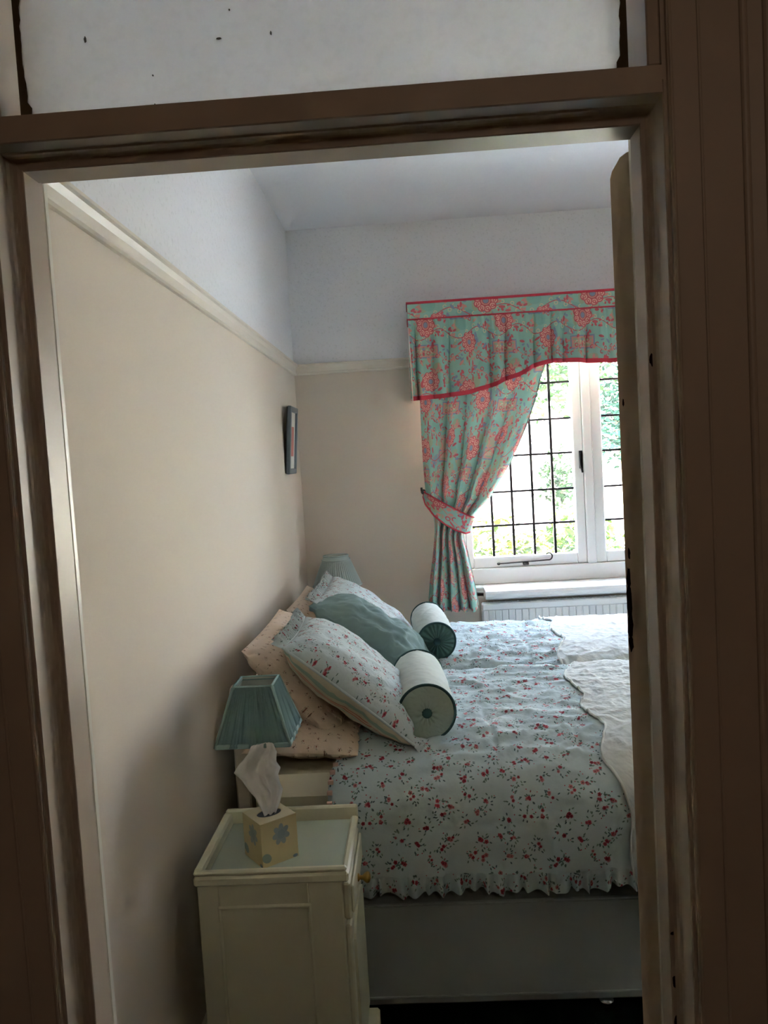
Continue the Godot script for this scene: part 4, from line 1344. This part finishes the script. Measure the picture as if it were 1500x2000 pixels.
func cabinets() -> void:
	var xa := -0.535
	var xb := -0.212
	var z0 := -1.985
	var z1 := -1.690
	var t := thing("bedside_cabinet", Vector3(-0.37, 0, -1.84), "cream painted bedside cabinet with glass-covered top next to the doorway", "cabinet", "matching bedside cabinets")
	# carcass: side towards the doorway has a recessed field framed by a small moulding
	var st := st_new(false)
	box(st, Vector3(xa, 0.085, z0), Vector3(xb, 0.585, z1 - 0.006), 0.002)
	for b in [[xa, 0.085, -0.487, 0.585], [-0.287, 0.085, xb, 0.585], [-0.487, 0.532, -0.287, 0.585], [-0.487, 0.085, -0.287, 0.17]]:
		box(st, Vector3(b[0], b[1], z1 - 0.008), Vector3(b[2], b[3], z1), 0.0025)
	obj("carcass", st, M.cream_wood, t)
	st = st_new(false)
	for b in [[-0.489, 0.529, -0.285, 0.537], [-0.491, 0.165, -0.484, 0.537], [-0.290, 0.165, -0.283, 0.537], [-0.489, 0.165, -0.285, 0.173]]:
		box(st, Vector3(b[0], b[1], z1 - 0.006), Vector3(b[2], b[3], z1 + 0.005), 0.0028)
	obj("side_moulding", st, M.cream_wood, t)
	# plinth
	bx("plinth", Vector3(xa, 0, z0), Vector3(-0.170, 0.085, z1 - 0.004), M.cream_wood, t, 0.006)
	# raised lip round the top, higher at the back and left
	st = st_new(false)
	box(st, Vector3(xa - 0.006, 0.583, z1 - 0.016), Vector3(xb + 0.016, 0.606, z1 + 0.006), 0.005)
	box(st, Vector3(xa - 0.006, 0.606, z1 - 0.012), Vector3(xb + 0.012, 0.617, z1 + 0.003), 0.004)
	box(st, Vector3(xa - 0.006, 0.583, z0), Vector3(xa + 0.018, 0.620, z1 - 0.004), 0.005)
	box(st, Vector3(xa, 0.583, z0 - 0.004), Vector3(xb + 0.016, 0.628, z0 + 0.012), 0.004)
	box(st, Vector3(xb - 0.002, 0.583, z0), Vector3(xb + 0.016, 0.602, z1 - 0.004), 0.005)
	obj("top_lip", st, M.cream_wood, t)
	bx("glass_top", Vector3(xa + 0.018, 0.585, z0 + 0.012), Vector3(xb - 0.002, 0.594, z1 - 0.014), M.top_glass, t, 0.001)
	# drawer and door on the bed-facing front
	st = st_new(false)
	box(st, Vector3(xb, 0.490, z0 + 0.012), Vector3(xb + 0.016, 0.574, z1 - 0.008), 0.004)
	box(st, Vector3(xb + 0.016, 0.500, z0 + 0.022), Vector3(xb + 0.023, 0.564, z1 - 0.018), 0.004)
	var dr := obj("drawer", st, M.cream_wood, t)
	st = st_new()
	lathe(st, [Vector2(0.009, 0), Vector2(0.009, 0.003), Vector2(0.005, 0.006), Vector2(0.005, 0.012), Vector2(0.011, 0.018), Vector2(0.0135, 0.023), Vector2(0.012, 0.028), Vector2(0.006, 0.031), Vector2(0, 0.0315)], Vector3(xb + 0.022, 0.524, -1.815), Vector3.RIGHT, 20)
	obj("knob", st, M.brass, dr)
	st = st_new(false)
	box(st, Vector3(xb, 0.098, z0 + 0.012), Vector3(xb + 0.014, 0.478, z1 - 0.008), 0.004)
	var q := [Vector2(0.0, 0.0), Vector2(0.0, 0.30)]
	for i in 11:
		var a := PI * i / 10.0
		q.append(Vector2(0.11 - 0.11 * cos(a), 0.30 + 0.035 * sin(a)))
	q.append_array([Vector2(0.22, 0.30), Vector2(0.22, 0.0)])
	extrude(st, q, Vector3(xb + 0.013, 0.125, z0 + 0.035), Vector3.BACK, Vector3.UP, Vector3(0.007, 0, 0))
	obj("door", st, M.cream_wood, t)
	var far: Node3D = t.duplicate()
	far.name = numbered("bedside_cabinet")
	add_child(far, true)
	far.position = Vector3(-0.40, 0, -4.028)
	tag(far, "cream bedside cabinet in the far corner beneath the round lamp, behind the beds", "cabinet", "matching bedside cabinets")

func lamps() -> void:
	# near lamp: square tapering shade of fan-pleated fabric
	var c := Vector3(-0.416, 0.594, -1.900)
	var y0 := 0.849
	var y1 := 0.981
	var b0 := 0.087
	var b1 := 0.045
	var t := thing("table_lamp", c, "table lamp with a square teal pleated shade on the near bedside cabinet", "lamp")
	var st := st_new()
	lathe(st, [Vector2(0, 0), Vector2(0.036, 0), Vector2(0.037, 0.006), Vector2(0.030, 0.012), Vector2(0.012, 0.018), Vector2(0.008, 0.03), Vector2(0.012, 0.05), Vector2(0.019, 0.075), Vector2(0.017, 0.10), Vector2(0.009, 0.13), Vector2(0.007, 0.17), Vector2(0.009, 0.20), Vector2(0.009, 0.24), Vector2(0, 0.24)], c, Vector3.UP, 24)
	obj("base", st, M.ceramic, t)
	st = st_new()
	lathe(st, [Vector2(0, 0.235), Vector2(0.013, 0.235), Vector2(0.013, 0.275), Vector2(0, 0.275)], c, Vector3.UP, 16)
	obj("lamp_holder", st, M.brass, t)
	st = st_new(false)
	var dirs := [Vector3(0, 0, 1), Vector3(1, 0, 0), Vector3(0, 0, -1), Vector3(-1, 0, 0)]
	for d in dirs:
		var s := Vector3.UP.cross(d)
		var cc := Vector3(c.x, 0, c.z)
		poly(st, [cc + d * (b0 - 0.003) - s * (b0 - 0.003) + Vector3.UP * y0, cc + d * (b0 - 0.003) + s * (b0 - 0.003) + Vector3.UP * y0, cc + d * (b1 - 0.003) + s * (b1 - 0.003) + Vector3.UP * y1, cc + d * (b1 - 0.003) - s * (b1 - 0.003) + Vector3.UP * y1], -d)
	var sh := obj("lamp_shade", st, M.shade_in, t)
	for d in dirs:
		var s := Vector3.UP.cross(d)
		var cc := Vector3(c.x, 0, c.z)
		st = st_new()
		var f := func(u: float, v: float) -> Vector3:
			var a := u * 2.0 - 1.0
			var hw := lerpf(b1, b0, v)
			# flat pleats gathered into three fans at the top
			var dep := 0.0008 * sin(a * PI * 22.0)
			for ac in [-0.78, -0.26, 0.26, 0.78]:
				var wv: float = 0.03 + 0.15 * v
				dep -= 0.0085 * pow(maxf(1.0 - absf(a - ac) / wv, 0.0), 0.8) * smoothstep(0.02, 0.12, v) * (0.35 + 0.65 * v)
			dep += 0.006
			return cc + d * (hw + dep * (1.0 - pow(absf(a), 8.0))) + s * hw * a + Vector3.UP * lerpf(y1, y0, v)
		surf(st, 90, 16, f, func(u: float, v: float) -> Vector2: return Vector2(u * 0.15, v * 0.15), false)
		obj("pleated_panel", st, M.shade, sh)
	st = st_new()
	for k in 4:
		var d: Vector3 = dirs[k]
		var s := Vector3.UP.cross(d)
		var cc := Vector3(c.x, 0, c.z)
		tube(st, [cc + (d + s) * (b0 + 0.002) + Vector3.UP * y0, cc + (d + s) * (b1 + 0.002) + Vector3.UP * y1], 0.0038, 8)
	for e in [[b0 + 0.001, y0 + 0.003], [b1 + 0.001, y1 - 0.003]]:
		for k in 4:
			var d: Vector3 = dirs[k]
			var s := Vector3.UP.cross(d)
			var p: Vector3 = Vector3(c.x, e[1], c.z) + d * e[0]
			box(st, p - (s * (e[0] + 0.002)).abs() - Vector3(0, 0.006, 0) - d.abs() * 0.0025, p + (s * (e[0] + 0.002)).abs() + Vector3(0, 0.006, 0) + d.abs() * 0.0025, 0.002)
	obj("binding", st, M.shade_trim, sh)
	# far lamp: round pleated shade
	c = Vector3(-0.430, 0.594, -4.035)
	t = thing("table_lamp", c, "table lamp with a round pale teal pleated shade in the far corner by the wall", "lamp")
	st = st_new()
	lathe(st, [Vector2(0, 0), Vector2(0.055, 0), Vector2(0.056, 0.008), Vector2(0.030, 0.018), Vector2(0.022, 0.04), Vector2(0.040, 0.09), Vector2(0.046, 0.13), Vector2(0.030, 0.19), Vector2(0.014, 0.22), Vector2(0.012, 0.27), Vector2(0, 0.27)], c, Vector3.UP, 24)
	obj("base", st, M.ceramic, t)
	st = st_new()
	lathe(st, [Vector2(0, 0.265), Vector2(0.014, 0.265), Vector2(0.014, 0.33), Vector2(0, 0.33)], c, Vector3.UP, 16)
	obj("lamp_holder", st, M.brass, t)
	var fy0 := 0.878
	var fy1 := 1.030
	st = st_new()
	var ff := func(u: float, v: float) -> Vector3:
		var a := u * TAU
		var r := lerpf(0.062, 0.124, v) + 0.0022 * sin(a * 54.0) * smoothstep(0.14, 0.22, v) * (1.0 - smoothstep(0.93, 0.97, v))
		return Vector3(c.x + cos(a) * r, lerpf(fy1, fy0, v), c.z + sin(a) * r)
	surf(st, 432, 20, ff, func(u: float, v: float) -> Vector2: return Vector2(u * 0.6, v * 0.16), true)
	var sf := obj("lamp_shade", st, M.shade_far, t)
	st = st_new()
	for e in [[0.062, fy1], [0.070, fy1 - 0.020], [0.124, fy0]]:
		var pts := []
		for i in 40:
			var a := TAU * i / 40.0
			pts.append(Vector3(c.x + cos(a) * (e[0] + 0.001), e[1], c.z + sin(a) * (e[0] + 0.001)))
		tube(st, pts, 0.0034, 8, true)
	obj("binding", st, M.shade_far, sf)
	st = st_new()
	lathe(st, [Vector2(0.0595, fy1), Vector2(0.1205, fy0)], Vector3(c.x, 0, c.z), Vector3.UP, 40)
	obj("lining", st, M.shade_in, sf)

func tissue_box() -> void:
	var c := Vector3(-0.386, 0.5945, -1.800)
	var t := thing("tissue_box", c, "cream card tissue box with a blue flower, on the bedside cabinet's glass top", "tissue box")
	var m := mat(Color.WHITE, 0.6, 0.3)
	m.albedo_texture = box_print()
	var h := 0.102
	var a := 0.046
	var ang := deg_to_rad(38.0)
	var ex := Vector3(cos(ang), 0, -sin(ang))
	var ez := Vector3(sin(ang), 0, cos(ang))
	var st := st_new(false)
	var dirs := [ez, ex, -ez, -ex]
	for k in 4:
		var d: Vector3 = dirs[k]
		var s := Vector3.UP.cross(d)
		var p := [c + d * a - s * a, c + d * a + s * a, c + d * a + s * a + Vector3.UP * h, c + d * a - s * a + Vector3.UP * h]
		tri(st, p[0], p[1], p[2], d, Vector2(0, 1), Vector2(1, 1), Vector2(1, 0))
		tri(st, p[0], p[2], p[3], d, Vector2(0, 1), Vector2(1, 0), Vector2(0, 0))
	poly(st, [c - ex * a - ez * a, c + ex * a - ez * a, c + ex * a + ez * a, c - ex * a + ez * a], Vector3.DOWN)
	obj("carton", st, m, t)
	# top with an oval opening
	var lid := mat(Color(0.84, 0.79, 0.64), 0.6, 0.3)
	st = st_new(false)
	var n := 48
	for i in n:
		var q := []
		for j in [i, i + 1]:
			var an: float = TAU * j / n
			var dv := Vector2(cos(an), sin(an))
			var sq := dv / maxf(absf(dv.x), absf(dv.y)) * a
			var ov := Vector2(dv.x * 0.030, dv.y * 0.021)
			q.append([c + ex * sq.x + ez * sq.y + Vector3.UP * h, c + ex * ov.x + ez * ov.y + Vector3.UP * h])
		poly(st, [q[0][0], q[1][0], q[1][1], q[0][1]], Vector3.UP)
		var dn := Vector3.UP * 0.002
		poly(st, [q[0][1], q[1][1], q[1][1] - dn, q[0][1] - dn], c - q[0][1])
	obj("lid", st, lid, t)
	st = st_new(false)
	var q2 := []
	for i in n:
		var an := TAU * i / n
		q2.append(c + ex * cos(an) * 0.034 + ez * sin(an) * 0.026 + Vector3.UP * (h - 0.004))
	poly(st, q2, Vector3.UP)
	obj("opening_film", st, mat(Color(0.30, 0.31, 0.33), 0.5, 0.4), t)
	# the tissue standing out of it
	var ts := thing("tissue", Vector3(-0.386, 0.69, -1.80), "white paper tissue standing up out of the tissue box", "tissue")
	var lt := [Vector2(0.0, -0.397), Vector2(0.25, -0.415), Vector2(0.52, -0.446), Vector2(0.62, -0.4600), Vector2(0.74, -0.446), Vector2(0.88, -0.424), Vector2(1.0, -0.4135)]
	var rt := [Vector2(0.0, -0.372), Vector2(0.15, -0.361), Vector2(0.33, -0.3525), Vector2(0.42, -0.358), Vector2(0.55, -0.361), Vector2(0.64, -0.3545), Vector2(0.74, -0.3635), Vector2(0.88, -0.3600), Vector2(1.0, -0.3655)]
	var lin := func(tb: Array, v: float) -> float:
		for i in tb.size() - 1:
			if v <= tb[i + 1].x or i == tb.size() - 2:
				return lerpf(tb[i].y, tb[i + 1].y, clampf((v - tb[i].x) / (tb[i + 1].x - tb[i].x), 0, 1))
		return 0.0
	for ply in 2:
		st = st_new()
		var f := func(u: float, v: float) -> Vector3:
			var l: float = lin.call(lt, v)
			var r: float = lin.call(rt, v)
			var z := -1.797 + 0.013 * sin(u * 5.2 + 0.6 + v * 0.8) * (0.35 + 0.65 * v) + 0.006 * sin(u * 13.0 - v * 2.0) * (1.0 - 0.5 * v) + 0.004 * fn.get_noise_2d(u * 3.0, v * 4.0)
			z -= 0.004 * ply * (0.4 + sin(v * PI))
			return Vector3(lerpf(l, r, u) + (0.002 * ply), 0.694 + v * 0.167 * (1.0 - 0.012 * ply) + 0.002 * sin(u * 9.0) * v, z)
		surf(st, 40, 60, f, func(u: float, v: float) -> Vector2: return Vector2(u, v), ply == 1)
		obj("ply", st, M.tissue, ts)

func picture() -> void:
	# hangs on the left wall, leaning a little forward at its top
	var p := thing("picture", Vector3(XL, 1.46, -3.82), "small grey-framed picture leaning forward from the left wall near the corner", "picture")
	var zc := -3.80
	var w := 0.215
	var h := 0.318
	var st := st_new(false)
	# local: x out of the wall, y up, z along the wall
	for b in [[-h / 2, -w / 2, h / 2, -w / 2 + 0.026], [-h / 2, w / 2 - 0.026, h / 2, w / 2], [-h / 2, -w / 2 + 0.024, -h / 2 + 0.026, w / 2 - 0.024], [h / 2 - 0.026, -w / 2 + 0.024, h / 2, w / 2 - 0.024]]:
		box(st, Vector3(0, b[0], b[1]), Vector3(0.018, b[2], b[3]), 0.003)
	st.generate_normals()
	var root := Node3D.new()
	var parts := []
	var fr := st.commit()
	parts.append(["frame", fr, M.frame_grey])
	var s2 := st_new(false)
	box(s2, Vector3(0.002, -h / 2 + 0.02, -w / 2 + 0.02), Vector3(0.008, h / 2 - 0.02, w / 2 - 0.02), 0)
	s2.generate_normals()
	parts.append(["mount", s2.commit(), M.paper])
	var s3 := st_new(false)
	box(s3, Vector3(0.008, -0.075, -0.052), Vector3(0.0088, 0.065, 0.046), 0)
	s3.generate_normals()
	parts.append(["print", s3.commit(), M.print])
	var s4 := st_new(false)
	box(s4, Vector3(-0.004, -h / 2 + 0.004, -w / 2 + 0.004), Vector3(0.002, h / 2 - 0.004, w / 2 - 0.004), 0)
	s4.generate_normals()
	parts.append(["backing", s4.commit(), M.black])
	root.free()
	var tf := Transform3D(Basis(Vector3(0, 0, 1), deg_to_rad(-5.0)), Vector3(XL + 0.018, 1.62, zc) - p.position)
	for q in parts:
		var o := MeshInstance3D.new()
		o.name = q[0]
		o.mesh = q[1]
		o.material_override = q[2]
		o.transform = tf
		p.add_child(o, true)

func hallway_light() -> void:
	# a plain opal globe on the hallway ceiling, behind the photographer
	var c := Vector3(0.35, 2.42, 0.95)
	var t := thing("ceiling_light", Vector3(c.x, CEIL, c.z), "opal globe on the hallway ceiling behind the viewer", "lamp")
	var st := st_new()
	ball(st, c, Vector3(0.11, 0.11, 0.11), 20)
	var m := mat(Color(0.9, 0.88, 0.8), 0.4, 0.4)
	m.emission_enabled = true
	m.emission = Color(1.0, 0.93, 0.84)
	m.emission_energy_multiplier = 0.1
	obj("lamp_globe", st, m, t)
	st = st_new()
	lathe(st, [Vector2(0.05, 2.50), Vector2(0.05, 2.53), Vector2(0.015, 2.55), Vector2(0.015, 2.69), Vector2(0.05, 2.70), Vector2(0.05, CEIL)], Vector3(c.x, 0, c.z), Vector3.UP, 20)
	obj("lamp_stem", st, M.brass, t)
	var l := OmniLight3D.new()
	l.name = "hallway_lamp_glow"
	l.position = c - Vector3(0, 0.14, 0)
	l.light_color = Color(1.0, 0.93, 0.84)
	l.light_energy = HALL_LIGHT
	l.light_size = 0.1
	l.omni_range = 12.0
	l.omni_attenuation = 2.0
	l.shadow_enabled = true
	add_child(l)
